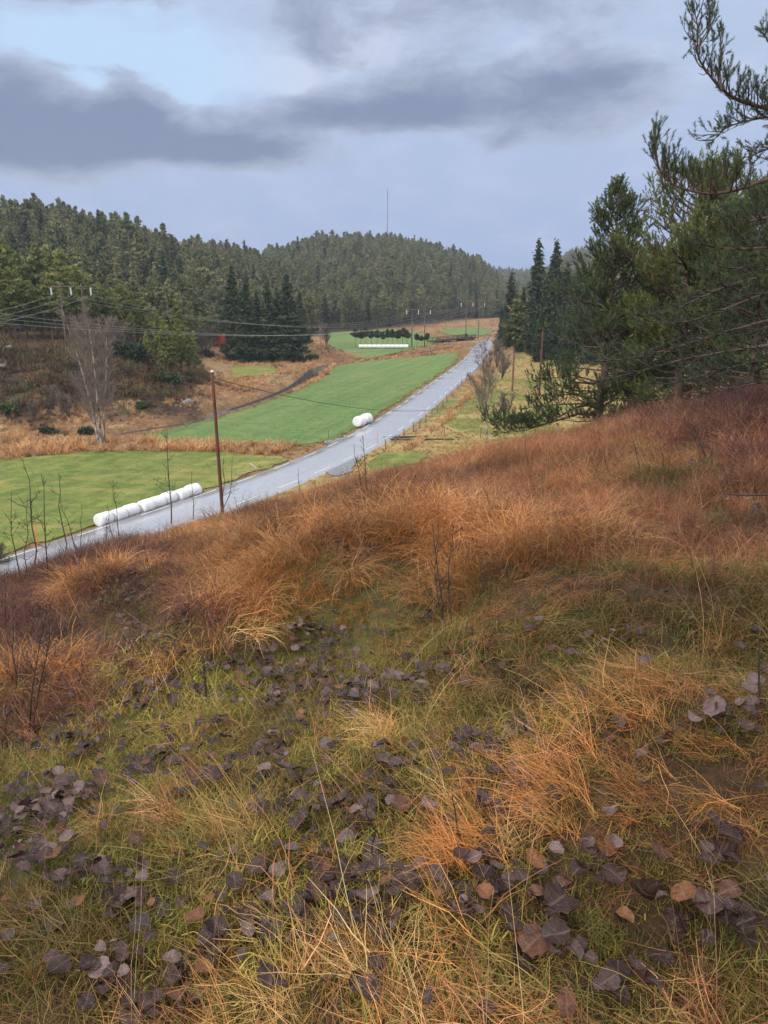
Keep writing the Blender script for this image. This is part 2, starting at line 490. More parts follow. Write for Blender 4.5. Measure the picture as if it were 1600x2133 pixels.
def mat_field(name, g1, g2, yel, amount):
    m, nt, b = nodes(name)
    vec = N(nt, 'ShaderNodeTexCoord').outputs['Object']
    mp = N(nt, 'ShaderNodeMapping'); mp.inputs['Scale'].default_value = (0.6, 1.5, 1); mp.inputs['Rotation'].default_value = (0, 0, 0.3)
    nt.links.new(vec, mp.inputs['Vector'])
    n1 = noise(nt, 0.05, 5, vec); n2 = noise(nt, 0.9, 6, vec, 0.65); n3 = noise(nt, 0.35, 5, mp.outputs[0], 0.6); n4 = noise(nt, 6, 3, vec)
    c = ramp(nt, n2, [(0.32, g1), (0.68, g2)])
    f = math_(nt, 'MULTIPLY_ADD', n3, 0.9, math_(nt, 'MULTIPLY', n1, 0.6))
    mr = N(nt, 'ShaderNodeMapRange'); mr.inputs['From Min'].default_value = 0.72; mr.inputs['From Max'].default_value = 1.0
    mr.inputs['To Max'].default_value = amount; nt.links.new(f, mr.inputs['Value'])
    c = mixc(nt, mr.outputs[0], c, yel)
    m1 = N(nt, 'ShaderNodeMapping'); m1.inputs['Rotation'].default_value = (0, 0, R_(17)); nt.links.new(vec, m1.inputs['Vector'])
    m2 = N(nt, 'ShaderNodeMapping'); m2.inputs['Scale'].default_value = (0.75, 0.02, 1); nt.links.new(m1.outputs[0], m2.inputs['Vector'])
    n5 = noise(nt, 1.0, 3, m2.outputs[0], 0.5)
    c = mixc(nt, 1.0, c, ramp(nt, n5, [(0.35, (0.80, 0.83, 0.80)), (0.65, (1.12, 1.08, 1.1))]), 'MULTIPLY')
    c = mixc(nt, ramp(nt, n4, [(0.3, (0, 0, 0)), (0.7, (0.35, 0.35, 0.35))]), c, (0.06, 0.09, 0.02))
    nt.links.new(c, b.inputs['Base Color'])
    b.inputs['Roughness'].default_value = 0.75; b.inputs['Specular IOR Level'].default_value = 0.2
    bump(nt, b, math_(nt, 'ADD', n2, n4), 0.9, 0.12)
    return m


M['field'] = mat_field('green_field', (0.10, 0.17, 0.045), (0.175, 0.265, 0.075), (0.26, 0.27, 0.085), 0.8)
M['field_near'] = mat_field('mossy_field', (0.09, 0.14, 0.025), (0.235, 0.27, 0.055), (0.40, 0.31, 0.10), 1.0)

# the ground itself: soil, moss and dead plants, from the zone colour
m, nt, b = nodes('ground')
zc = N(nt, 'ShaderNodeAttribute', attribute_name='zone')
vec = N(nt, 'ShaderNodeTexCoord').outputs['Object']
n1 = noise(nt, 0.6, 7, vec, 0.65); n2 = noise(nt, 7.0, 6, vec, 0.65)
k = math_(nt, 'MULTIPLY_ADD', math_(nt, 'MULTIPLY', n1, n2), 3.6, -0.1)
vm = N(nt, 'ShaderNodeVectorMath', operation='SCALE'); nt.links.new(zc.outputs['Color'], vm.inputs[0]); nt.links.new(k, vm.inputs['Scale'])
nt.links.new(vm.outputs[0], b.inputs['Base Color']); b.inputs['Roughness'].default_value = 0.85; b.inputs['Specular IOR Level'].default_value = 0.2
bump(nt, b, math_(nt, 'ADD', n1, math_(nt, 'MULTIPLY', n2, 0.25)), 0.8, 0.15)
M['ground'] = m
# ================================================================== SETTING
def lin(*c): return np.array(c, float)


def zone_colour(x, y):
    r = np.hypot(x, y); p = pxa(x, y)
    n1 = vnoise(x * 0.5, y * 0.5, 21) + 0.5 * vnoise(x * 1.3, y * 1.3, 22)
    hillc = np.where((n1 > 0.02)[..., None], lin(0.075, 0.07, 0.02), lin(0.075, 0.042, 0.022))
    up = sstep(9, 14, r)[..., None]
    hillc = hillc * (1 - up) + lin(0.13, 0.07, 0.04) * up
    n2 = vnoise(x * 0.10, y * 0.06, 23) + 0.5 * vnoise(x * 0.3, y * 0.25, 24)
    val = np.where((n2 > 0.0)[..., None], lin(0.34, 0.21, 0.10), lin(0.26, 0.15, 0.07))
    right = (sstep(1.5, 4, x - (0.33 * y - 34))) * sstep(280, 200, r)
    past = np.where((n2 > 0.17)[..., None], lin(0.19, 0.21, 0.055), lin(0.38, 0.27, 0.10))
    val = val * (1 - right[..., None]) + past * right[..., None]
    kn = (sstep(104, 114, r) * sstep(430, 380, p))[..., None]
    n3 = vnoise(x * 0.12, y * 0.12, 25)
    val = val * (1 - kn) + np.where((n3 > 0.12)[..., None], lin(0.065, 0.055, 0.025), lin(0.05, 0.03, 0.02)) * kn
    ra0 = np.interp(p, [-400, 0, 350, 460, 560, 640, 800, 900, 1000, 1140, 1160], [150, 150, 165, 235, 262, 300, 345, 400, 480, 460, 230])
    fo = sstep(-4, 8, r - ra0)[..., None]
    val = val * (1 - fo) + lin(0.05, 0.042, 0.024) * fo
    w = sstep(52, 40, r)[..., None]
    return val * (1 - w) + hillc * w


ang = np.concatenate([np.arange(-46, 46.01, 0.22), np.arange(50, 311, 4.0)]) * math.pi / 180
rad = np.concatenate([np.geomspace(0.35, 50, 250)[:-1], np.arange(50, 260, 0.8), np.geomspace(260, 1700, 100)])
AA, RR = np.meshgrid(ang, rad)
GX, GY = RR * np.sin(AA), RR * np.cos(AA)
GZ = terrain(GX, GY)
g = Geo()
nA, nR = len(ang), len(rad)
i = np.arange(nR - 1)[:, None] * nA; j = np.arange(nA)[None]; jn = (j + 1) % nA
Q = np.stack([i + j, i + jn, i + nA + jn, i + nA + j], -1).reshape(-1, 4)
V = np.concatenate([np.stack([GX, GY, GZ], -1).reshape(-1, 3), [[0, 0, gz(0, 0)]]])
T = np.stack([np.full(nA, len(V) - 1), (np.arange(nA) + 1) % nA, np.arange(nA)], -1)
g.add(V, Q[:, ::-1], T)
zc_ = zone_colour(V[:, 0], V[:, 1])
o = link('ground', g.mesh('ground', [M['ground']], smooth=True, color=zc_)); tag(o, kind='structure')

# ---- road
RL_PX = np.array([(87, 1145), (239, 1099), (355.6, 1058), (420, 1036), (500.7, 1007.8), (578, 980), (640, 955), (687.5, 934.6), (728, 914), (760.6, 895),
                  (785.6, 879.7), (809, 864), (828, 852), (845, 840), (879, 815), (916, 789), (944, 770), (962, 755), (978, 740), (986, 727), (997, 716), (1012, 707)], float)
rl = ground_flat(RL_PX[:, 0], RL_PX[:, 1])


def resample(P, step):
    P = np.asarray(P, float)
    s = np.concatenate([[0], np.cumsum(np.linalg.norm(np.diff(P, axis=0), axis=1))])
    q = np.arange(0, s[-1], step)
    return np.stack([np.interp(q, s, P[:, k]) for k in range(P.shape[1])], -1)


def smooth(P, n):
    P = P.copy()
    for _ in range(n):
        P[1:-1] = 0.25 * P[:-2] + 0.5 * P[1:-1] + 0.25 * P[2:]
    return P


d0 = (rl[0] - rl[2]) / np.linalg.norm(rl[0] - rl[2])
rl = np.concatenate([[rl[0] + d0 * 60], rl, rl[-1:] + np.array([[9, 14], [24, 30], [45, 44], [80, 60]])])
rl = smooth(resample(rl, 1.5), 40)
tg = np.gradient(rl, axis=0); tg /= np.linalg.norm(tg, axis=1)[:, None]
nrm = np.stack([tg[:, 1], -tg[:, 0]], -1)      # to the right of travel
cl = rl + nrm * 2.3
s_ = np.concatenate([[0], np.cumsum(np.linalg.norm(np.diff(rl, axis=0), axis=1))])


def strip(pl, nl, offs, z, sl=slice(None)):
    """a ribbon following the line: offs is a list of (sideways, dz)"""
    pl, nl = pl[sl], nl[sl]
    n, m_ = len(pl), len(offs)
    V = np.concatenate([np.concatenate([pl + nl * o_, np.full((n, 1), z + dz)], 1)[:, None] for o_, dz in offs], 1).reshape(-1, 3)
    a = np.arange(n - 1)[:, None] * m_; b_ = np.arange(m_ - 1)[None]
    return V, np.stack([a + b_, a + b_ + 1, a + m_ + b_ + 1, a + m_ + b_], -1).reshape(-1, 4)[:, ::-1]


g = Geo()
w_ = 2.75
V, Q = strip(cl, nrm, [(-w_ - 0.3, -0.35), (-w_, 0), (-1.2, 0.03), (0, 0.05), (1.2, 0.03), (w_, 0), (w_ + 0.3, -0.35)], VZ + 0.2)
g.add(V, Q[:, ::-1]); tag(link('road', g.mesh('road', [M['asphalt']], smooth=False)), kind='structure')

s_of = lambda q: float(np.interp(np.argmin(np.hypot(*(rl - q).T)), np.arange(len(s_)), s_))
s0 = s_of(ground_flat(728., 914.))
g = Geo()
for side in (-2.3, 2.3):
    k0 = s0 - 6 * int(s0 / 6)
    ss = k0
    while ss < s_[-1] - 4:
        q = np.linspace(ss, ss + 3, 4)
        pl = np.stack([np.interp(q, s_, cl[:, 0]), np.interp(q, s_, cl[:, 1])], -1)
        nl = np.stack([np.interp(q, s_, nrm[:, 0]), np.interp(q, s_, nrm[:, 1])], -1)
        V, Q = strip(pl, nl, [(side - 0.06, 0), (side + 0.06, 0)], VZ + 0.224)
        g.add(V, Q[:, ::-1]); ss += 6
# solid line along the near stretch in front of the bales, as in the photograph
tag(link('road_marking', g.mesh('road_marking', [M['paint']])), kind='structure')


def offset_line(t0, t1, off):
    """points along the left edge line between two pixels' arc lengths, moved sideways"""
    q = np.arange(t0, t1, 2.0)
    p_ = np.stack([np.interp(q, s_, rl[:, 0]), np.interp(q, s_, rl[:, 1])], -1)
    n_ = np.stack([np.interp(q, s_, nrm[:, 0]), np.interp(q, s_, nrm[:, 1])], -1)
    return p_ + n_ * off


FIELDS = []


def poly_sheet(name, P, z, mat, seed=0, jitter=0.3):
    rng = np.random.default_rng(seed)
    P = np.asarray(P, float)
    P = resample(np.concatenate([P, P[:1]]), 1.2)
    P = P + rng.normal(size=P.shape) * jitter
    FIELDS.append(P)
    from mathutils.geometry import tessellate_polygon
    V3 = np.concatenate([P, np.full((len(P), 1), z)], 1)
    tri = tessellate_polygon([[Vector(v) for v in V3]])
    T = np.array(tri)
    a = V3[T[:, 1]] - V3[T[:, 0]]; b_ = V3[T[:, 2]] - V3[T[:, 0]]
    flip = (a[:, 0] * b_[:, 1] - a[:, 1] * b_[:, 0]) < 0
    T[flip] = T[flip][:, ::-1]
    g = Geo(); g.add(V3, None, T)
    # a shallow edge so that the turf has thickness
    n = len(V3); k = np.arange(n); kn = (k + 1) % n
    V2 = V3.copy(); V2[:, 2] -= 0.3
    g.add(np.concatenate([V3, V2]), np.stack([k, k + n, kn + n, kn], -1))
    return tag(link(name, g.mesh(name, [mat])), kind='structure')


def gf(lst):
    a = np.array(lst, float); return ground_flat(a[:, 0], a[:, 1])


s_a = s_of(ground_flat(-60., 1195.)); s_b = s_of(ground_flat(600., 968.))
F1 = np.concatenate([gf([(-500, 1010), (-200, 985), (0, 962), (100, 950), (200, 943), (330, 941), (450, 944), (560, 951), (606, 957)]), offset_line(s_a - 30, s_b, -1.3)[::-1]])
poly_sheet('field_near_road', F1, VZ + 0.12, M['field_near'], 1)
s_c = s_of(ground_flat(716., 920.)); s_d = s_of(ground_flat(968., 752.))
F2 = np.concatenate([offset_line(s_c, s_d, -1.5), gf([(955, 734), (900, 741), (800, 750), (720, 759), (690, 768), (687, 780), (660, 796), (600, 822), (520, 852), (400, 886), (320, 904), (284, 916),
                                                        (400, 923), (500, 926), (640, 926), (690, 918)])])
poly_sheet('field', F2, VZ + 0.12, M['field'], 2)
poly_sheet('field', gf([(676, 700), (690, 693), (760, 689), (850, 688), (905, 702), (930, 712), (880, 723), (830, 735), (770, 748), (722, 743), (690, 727)]), VZ + 0.13, M['field'], 3)
poly_sheet('field', gf([(912, 690), (935, 684), (1000, 682), (1032, 688), (1008, 699), (965, 700), (930, 697)]), VZ + 0.14, M['field'], 4)
poly_sheet('field', gf([(418, 764), (500, 763), (575, 763), (574, 779), (480, 788), (420, 786)]), VZ + 0.13, M['field_near'], 5)
poly_sheet('field', gf([(424, 703), (470, 700), (480, 722), (424, 724)]), VZ + 0.13, M['field_near'], 6)
poly_sheet('field', gf([(752, 984), (778, 957), (800, 944), (850, 942), (905, 946), (880, 962), (800, 985)]), VZ + 0.13, M['field_near'], 7)
poly_sheet('gravel_path', gf([(690, 975), (726, 955), (748, 957), (742, 968), (730, 990), (690, 995)]), VZ + 0.17, M['gravel'], 8)
poly_sheet('gravel_path', gf([(680, 926), (690, 916), (716, 914), (728, 909), (722, 922), (700, 930)]), VZ + 0.17, M['gravel'], 9)

# ---- stream
st = smooth(resample(STREAM, 1.5), 6)
tg = np.gradient(st, axis=0); tg /= np.linalg.norm(tg, axis=1)[:, None]; sn = np.stack([tg[:, 1], -tg[:, 0]], -1)
wd = np.interp(np.linspace(0, 1, len(st)), [0, 0.1, 0.3, 0.42, 0.5, 0.56, 1.0], [0.35, 0.5, 0.6, 0.9, 1.9, 1.0, 1.2])
g = Geo()
V = np.concatenate([np.concatenate([st + sn * (wd * k)[:, None], np.full((len(st), 1), VZ - 0.10)], 1)[:, None] for k in (-1.0, 0, 1.0)], 1).reshape(-1, 3)
n_ = len(st); a = np.arange(n_ - 1)[:, None] * 3; b_ = np.arange(2)[None]
g.add(V, np.stack([a + b_, a + b_ + 1, a + 3 + b_ + 1, a + 3 + b_], -1).reshape(-1, 4))
tag(link('stream_water', g.mesh('stream_water', [M['water']], smooth=True)), kind='structure')
# ================================================================== OBJECTS
def fl(px, py):
    q = ground_flat(float(px), float(py)); return np.array([q[0], q[1], VZ])


# ---- white round bales
def bale_geo(dia, length, seed):
    """wrapped round bale lying on its side, axis along x, slightly squashed, film overlapping in bands"""
    rng = np.random.default_rng(seed)
    g = Geo(); k = 36
    th = np.arange(k) * 2 * math.pi / k
    prof = [(-0.5, 0.0), (-0.495, 0.45), (-0.485, 0.80), (-0.45, 0.95), (-0.38, 1.0), (-0.2, 1.01), (0, 1.015), (0.2, 1.01), (0.38, 1.0), (0.45, 0.95), (0.485, 0.80), (0.495, 0.45), (0.5, 0.0)]
    V = []
    wob = rng.normal(size=(len(prof), k)) * 0.006
    for i_, (u, rr_) in enumerate(prof):
        r_ = dia / 2 * (rr_ + wob[i_] * (rr_ > 0.5) + 0.012 * np.cos(3 * th + seed))
        if rr_ == 0: r_ = np.full(k, 1e-3)
        z_ = r_ * np.sin(th); z_ = np.where(z_ < 0, z_ * 0.93, z_)
        V.append(np.stack([np.full(k, u * length), r_ * np.cos(th), z_ + dia / 2 * 0.93], -1))
    V = np.concatenate(V); n = len(prof)
    a = np.arange(n - 1)[:, None] * k; j = np.arange(k)[None]; jn = (j + 1) % k
    g.add(V, np.stack([a + j, a + k + j, a + k + jn, a + jn], -1).reshape(-1, 4))
    return g


bale_me = [bale_geo(1.2, 1.2, s).mesh('wrapped_bale', [M['film']], smooth=True) for s in range(4)]
ORD = ['first', 'second', 'third', 'fourth', 'fifth', 'sixth', 'seventh', 'eighth', 'ninth', 'tenth', 'eleventh', 'twelfth', 'thirteenth', 'fourteenth', 'fifteenth', 'sixteenth']
pa, pb = fl(200, 1101), fl(412, 1032)
nb = 8
ax = math.atan2(pb[1] - pa[1], pb[0] - pa[0]); L_ = np.hypot(*(pb - pa)[:2])
desc = ['white wrapped bale at the near end of the roadside row, its round end face showing'] + [
    f'{ORD[k]} white wrapped bale of the roadside row counted from the near end' for k in range(1, nb - 1)] + ['white wrapped bale at the far end of the roadside row, behind the telephone pole']
for k in range(nb):
    t = (k + 0.5) / nb
    q = pa + (pb - pa) * t
    o = link('wrapped_bale', bale_me[k % 4], None, (q[0] + [0, .05, -.08, .1, .0, -.1, .05, 0][k], q[1] + 0.25, VZ + 0.0), ax + [0, .05, -.04, .03, -.08, .03, .1, -.03][k], 0.87 * [1, .97, .98, 1.03, 1, 1.03, 1.0, 1.08][k])
    o.scale.x *= L_ / nb / 1.2 * 1.02
    tag(o, desc[k], 'hay bale', 'white bales in a row beside the road')
for (px, py), lb in (((749, 890), 'nearer of two white bales touching end to end on the green field'), ((763, 884), 'farther of two white bales touching end to end on the green field')):
    q = fl(px, py)
    o = link('wrapped_bale', bale_me[1], None, (q[0], q[1], VZ + 0.10), R_(57), 1.18); o.scale.x *= 0.95
    tag(o, lb, 'hay bale', 'pair of white bales on the field')
for k in range(11):
    q = fl(752 + k * 9.4, 726.5)
    o = link('wrapped_bale', bale_me[k % 4], None, (q[0], q[1], VZ + 0.12), 0.06, 0.98); o.scale.x *= 1.12
    tag(o, ['small distant white bale under the thin pines, leftmost of its row'][0] if k == 0 else f'distant white bale under the thin pines, {ORD[k]} of the row from the west end', 'hay bale', 'white bales under the row of thin pines')

# ---- telephone poles
def pole(px, py, h, rad, lean, label, dark=False, cap=True, base=None):
    q = at(px, py) if base is None else base
    t = empty('telephone_pole', (q[0], q[1], q[2] - 0.3)); tag(t, label, 'pole')
    g = Geo(); zz = np.linspace(0, h + 0.3, 9)
    g.tube(np.stack([lean * zz, 0.0 * zz, zz], -1), np.interp(zz, [0, h], [rad, rad * 0.78]), 10)
    link('shaft', g.mesh('pole_shaft', [M['pole_dark' if dark else 'pole']], smooth=True), t)
    if cap:
        g = Geo(); g.tube([(lean * (h + 0.3), 0, h + 0.3), (lean * (h + 0.3), 0, h + 0.36), (lean * (h + 0.3), 0, h + 0.40)], [rad * 0.95, rad * 0.95, rad * 0.5], 10)
        link('cap', g.mesh('pole_cap', [M['white_paint']]), t)
    return np.array([q[0] + lean * h, q[1], q[2] + h])


P1B = pt(462, 1026, 44.0); P1B[2] = gz(P1B[0], P1B[1])
h1 = (P1B[1] * 0 + pt(440, 768, 44.0)[2] - P1B[2])
top1 = pole(0, 0, h1, 0.105, -0.012, 'tall reddish brown wooden pole with a pale cap beside the juniper', base=P1B)
q = fl(1123, 826); top2 = pole(0, 0, 10.6, 0.17, 0.0, 'reddish wooden pole in the tawny pasture right of the tall bare pine', base=q, cap=False)
q = fl(1169, 762); top3 = pole(0, 0, 9.0, 0.15, 0.0, 'thin farther wooden pole half hidden behind the pines above the pasture', base=q, cap=False, dark=True)


def cable(name, a, b, sag, rad, mat, label, group=None, cat='cable'):
    t = np.linspace(0, 1, 40)[:, None]
    P = np.asarray(a) * (1 - t) + np.asarray(b) * t
    P[:, 2] -= 4 * sag * (t * (1 - t))[:, 0]
    g = Geo(); g.tube(P, rad, 4)
    return tag(link(name, g.mesh(name, [M[mat]])), label, cat, group)


cable('telephone_cable', top1 - np.array([0, 0, 0.3]), top2 - np.array([0, 0, 5.2]), 4.3, 0.018, 'wire_dark', 'thin dark cable sagging low across the green field and the road')
cable('telephone_cable', top2 - np.array([0, 0, 0.2]), top3 - np.array([0, 0, 0.2]), 0.8, 0.018, 'wire_dark', 'short dark cable between the two wooden poles in the pasture')


# ---- high voltage H-frames
def h_frame(base, h, ang_, spacing, label, rot_box=False):
    t = empty('power_pole_frame', base); t.rotation_euler.z = ang_; tag(t, label, 'power pole', 'wooden H-frames of the power line')
    tops = []
    for s in (-0.5, 0.5):
        g = Geo(); zz = np.linspace(-0.3, h + 0.45, 8)
        g.tube(np.stack([np.full(8, s * spacing * 1.08), 0 * zz, zz], -1), np.interp(zz, [0, h], [0.17, 0.12]), 8)
        link('pole', g.mesh('frame_pole', [M['pole_dark']], smooth=True), t)
    g = Geo(); g.box((0, 0.17, h), (spacing * 2.05, 0.12, 0.2)); g.box((0, -0.17, h), (spacing * 2.05, 0.10, 0.16))
    link('crossarm', g.mesh('frame_crossarm', [M['pole_dark']]), t)
    for s in (-1, 0, 1):
        g = Geo()
        zz = np.linspace(0, 1.25, 26); rr_ = np.where(np.arange(26) % 2 == 0, 0.17, 0.10)
        g.tube(np.stack([np.full(26, s * spacing), 0 * zz, h - 0.12 - zz], -1), rr_, 8)
        link('insulator', g.mesh('insulator', [M['insulator']]), t)
        tops.append(np.array([base[0] + s * spacing * math.cos(ang_), base[1] + s * spacing * math.sin(ang_), base[2] + h - 1.42]))
    if rot_box:
        g = Geo(); g.box((-spacing * 0.54, -0.35, 1.1), (0.8, 0.6, 1.6)); link('cable_box', g.mesh('frame_box', [M['rail']]), t)
    return tops


bL = pt(147, 597, 128.0); bL[2] = gz(bL[0], bL[1])
hL = pt(147, 597, 128.0)[2] - bL[2]
tL = h_frame(bL, hL, R_(-4), 3.4, 'wooden H-frame power pole with three white insulators above the heather knoll')
bM = fl(871, 724); tM = h_frame(bM, 11.2, R_(-6), 3.55, 'middle H-frame power pole standing beside the distant row of white bales')
bR = fl(983, 706); tR = h_frame(bR, 12.6, R_(-8), 4.1, 'farthest H-frame power pole by the road bend, a dark box on one leg', True)
for k in range(3):
    w3 = ['western', 'middle', 'eastern'][k]
    cable('power_line', tL[k], tM[k], 4.0 + 0.25 * k, 0.021, 'wire', f'upper pale power line wire hanging from the {w3} insulator of the knoll frame', 'wires of the power line')
    far = pt(-420 + 30 * k, 690 + 14 * k, 70.0)
    cable('power_line', tL[k], far, 1.2, 0.021, 'wire', f'wire running west from the {w3} insulator of the knoll frame', 'wires of the power line')
    near = pt(-260, 618 + k * 16, 80.0)
    cable('power_line', near, tR[k], 6.6 - 0.5 * k, 0.021, 'wire', f'lower pale power line wire passing the spruces, {["highest", "middle", "lowest"][k]} of three', 'wires of the power line')
    cable('power_line', tM[k], tR[k], 0.5, 0.018, 'wire', f'short span of wire between the two far H-frames at their {w3} insulators', 'wires of the power line')

# ---- fence along the road and the pasture
FP = [(804, 936), (823, 924), (842, 912), (861, 900), (874, 891), (887, 880), (900, 869), (911, 859), (922, 849), (931, 838), (943, 829), (953, 815), (962, 804), (971, 793), (980, 782)]
t = empty('wire_fence', (0, 0, 0)); tag(t, 'old post and wire fence running along the right verge of the road', 'fence')
rng = np.random.default_rng(5); tops = []
for k, (px, py) in enumerate(FP):
    q = fl(px, py); t.location = (0, 0, 0)
    g = Geo(); h = rng.uniform(0.95, 1.25); lx, ly = rng.normal(size=2) * 0.05
    zz = np.linspace(-0.2, h, 4); g.tube(np.stack([q[0] + lx * zz, q[1] + ly * zz, VZ + zz], -1), [0.075, 0.07, 0.065, 0.055], 7)
    link('post', g.mesh('fence_post', [M['post']]), t); tops.append((q[0], q[1]))
for hh in (0.45, 0.85):
    g = Geo(); g.tube([(x_, y_, VZ + hh) for x_, y_ in tops], 0.012, 3); link('fence_wire', g.mesh('fence_wire', [M['wire']]), t)
t = empty('wire_fence', (0, 0, 0)); tag(t, 'low fence of sparse thin posts across the rough pasture', 'fence')
tops = []
for px, py in [(866, 912), (925, 908), (1001, 911), (1060, 905)]:
    q = fl(px, py); g = Geo(); g.tube([(q[0], q[1], VZ - 0.2), (q[0] + 0.04, q[1], VZ + 1.15)], [0.06, 0.05], 7)
    link('post', g.mesh('fence_post', [M['post']]), t); tops.append((q[0], q[1]))
g = Geo(); g.tube([(x_, y_, VZ + 0.9) for x_, y_ in tops], 0.012, 3); link('fence_wire', g.mesh('fence_wire', [M['wire']]), t)

# ---- roadside stakes
for px, py, h, mat, lb in [(787, 926, 1.5, 'pink', 'thin faded red snow stake at the right road edge by the gravel exit'), (884, 864, 1.4, 'pink', 'thin faded red snow stake farther along the right road edge'),
                           (795, 868, 1.3, 'post', 'pale wooden stake beside the pair of white bales'), (685, 916, 1.1, 'post', 'leaning wooden stake by the gravel apron below the green field'),
                           (82, 1146, 1.7, 'orange', 'bright orange snow stake by the road behind the saplings')]:
    q = fl(px, py); g = Geo()
    zz = np.linspace(-0.1, h, 4); g.tube(np.stack([q[0] - 0.06 * zz, q[1] + 0 * zz, VZ + 0.1 + zz], -1), 0.035, 6)
    tag(link('road_stake', g.mesh('road_stake', [M[mat]])), lb, 'stake')
# split white piece of wood lying at the verge
q = fl(528, 985); g = Geo()
g.tube(np.array([(0.35, 0.1, 0.05), (0.25, 0.1, 0.35), (0.05, 0.05, 0.55), (-0.22, 0, 0.78), (-0.4, 0, 0.80)]), [0.05, 0.11, 0.10, 0.09, 0.03], 7)
t = link('broken_branch', g.mesh('broken_branch', [M['wood_grey']], smooth=True), None, (q[0], q[1], VZ + 0.1)); tag(t, 'pale broken branch sticking up on the grass verge of the near field', 'branch')
q = fl(509, 990); g = Geo(); g.tube(np.array([(-0.75, -0.3, 0.06), (-0.1, 0, 0.12), (0.3, 0.2, 0.2), (0.75, 0.3, 0.22)]), [0.03, 0.05, 0.05, 0.03], 6)
tag(link('fallen_branch', g.mesh('fallen_branch', [M['wood_grey']]), None, (q[0], q[1], VZ + 0.1)), 'pale stick lying flat on the grass verge below the broken branch', 'branch')
# logs beside the gravel exit
for k, (px, py, l_, rz) in enumerate([(845, 912, 5.5, 0.15), (880, 917, 7.5, 0.02), (830, 917, 4.0, -0.25)]):
    q = fl(px, py); g = Geo(); xx = np.linspace(-l_ / 2, l_ / 2, 6); g.tube(np.stack([xx, 0.08 * np.sin(xx), 0.12 + 0 * xx], -1), np.linspace(0.13, 0.07, 6), 8)
    tag(link('log', g.mesh('log', [M['lichen']], smooth=True), None, (q[0], q[1], VZ), rz), ['grey log nearest the road in the brown verge below the pasture', 'longest grey log lying across the brown verge', 'short grey log in front of the others by the road'][k], 'log', 'logs in the verge')

# ---- bridge of the side road
t = empty('bridge', fl(940, 715)); tag(t, 'low dark timber bridge over the stream beside the road bend', 'bridge')
a_, b2 = fl(898, 716) - fl(940, 715), fl(984, 707) - fl(940, 715)
dv = b2 - a_; an = math.atan2(dv[1], dv[0]); ln = np.hypot(dv[0], dv[1]); c_ = (a_ + b2) / 2
g = Geo(); g.box((c_[0], c_[1], 0.75), (ln, 3.2, 0.35), an); link('deck', g.mesh('deck', [M['rail']]), t)
for off in (-1.65, 1.65):
    g = Geo(); ox, oy = -math.sin(an) * off, math.cos(an) * off
    g.box((c_[0] + ox, c_[1] + oy, 1.75), (ln * 0.98, 0.1, 0.16), an); g.box((c_[0] + ox, c_[1] + oy, 1.3), (ln * 0.98, 0.08, 0.14), an)
    link('railing', g.mesh('railing', [M['rail']]), t)
    for k in range(9):
        u = (k / 8 - 0.5) * ln * 0.96
        g = Geo(); g.box((c_[0] + ox * 1.06 + math.cos(an) * u, c_[1] + oy * 1.06 + math.sin(an) * u, 1.35), (0.13, 0.13, 1.05), an); link('railing_post', g.mesh('railing_post', [M['rail']]), t)
for f_ in (0.30, 0.82):
    q = a_ + dv * f_; g = Geo(); g.box((q[0], q[1] - 0.6, 0.0), (2.6 if f_ < 0.5 else 6.5, 3.4, 1.35), an); link('abutment', g.mesh('abutment', [M['rail']]), t)


# ---- red houses behind the spruces
def house(base, w, d, h, roof_h, rz, label, windows):
    t = empty('red_house', base); t.rotation_euler.z = rz; tag(t, label, 'house')
    g = Geo()
    V = [(-w / 2, -d / 2, -0.5), (w / 2, -d / 2, -0.5), (w / 2, d / 2, -0.5), (-w / 2, d / 2, -0.5), (-w / 2, -d / 2, h), (w / 2, -d / 2, h), (w / 2, d / 2, h), (-w / 2, d / 2, h), (-w / 2, 0, h + roof_h), (w / 2, 0, h + roof_h)]
    g.add(V, [(0, 1, 5, 4), (2, 3, 7, 6)], [(0, 4, 7), (0, 7, 3), (4, 8, 7), (1, 2, 6), (1, 6, 5), (5, 6, 9)]); link('wall', g.mesh('house_wall', [M['red_wall']]), t)
    g = Geo(); sl = math.atan2(roof_h, d / 2); ll = math.hypot(roof_h, d / 2) + 0.5
    for s in (-1, 1):
        rot = np.array([[1, 0, 0], [0, math.cos(sl), s * math.sin(sl)], [0, -s * math.sin(sl), math.cos(sl)]])
        g.box((0, s * (d / 4 + 0.2), h + roof_h / 2 - 0.06), (w + 0.7, ll, 0.14), rot=rot)
    link('roof', g.mesh('house_roof', [M['red_roof']]), t)
    for x_, y_, wz in windows:
        g = Geo(); g.box((x_, y_ - 0.03, wz), (1.1, 0.08, 1.3)); f_ = link('window_frame', g.mesh('window_frame', [M['white_paint']]), t)
        g = Geo(); g.box((x_, y_ - 0.08, wz), (0.85, 0.04, 1.05)); link('pane', g.mesh('window_pane', [M['water']]), f_)
    return t


q = fl(480, 728); house((q[0], q[1] + 3, VZ), 8.0, 7.0, 3.0, 3.4, R_(84), 'small red wooden cabin with a red roof half hidden behind the dark spruces', [(-1.6, -3.5, 1.7)])
q = fl(570, 722); house((q[0], q[1] + 12, VZ), 8, 7, 4.2, 3.0, R_(15), 'larger red house glimpsed through the dark spruces', [(-2.0, -3.5, 2.4), (1.2, -3.5, 2.4), (3.0, -3.5, 2.4)])

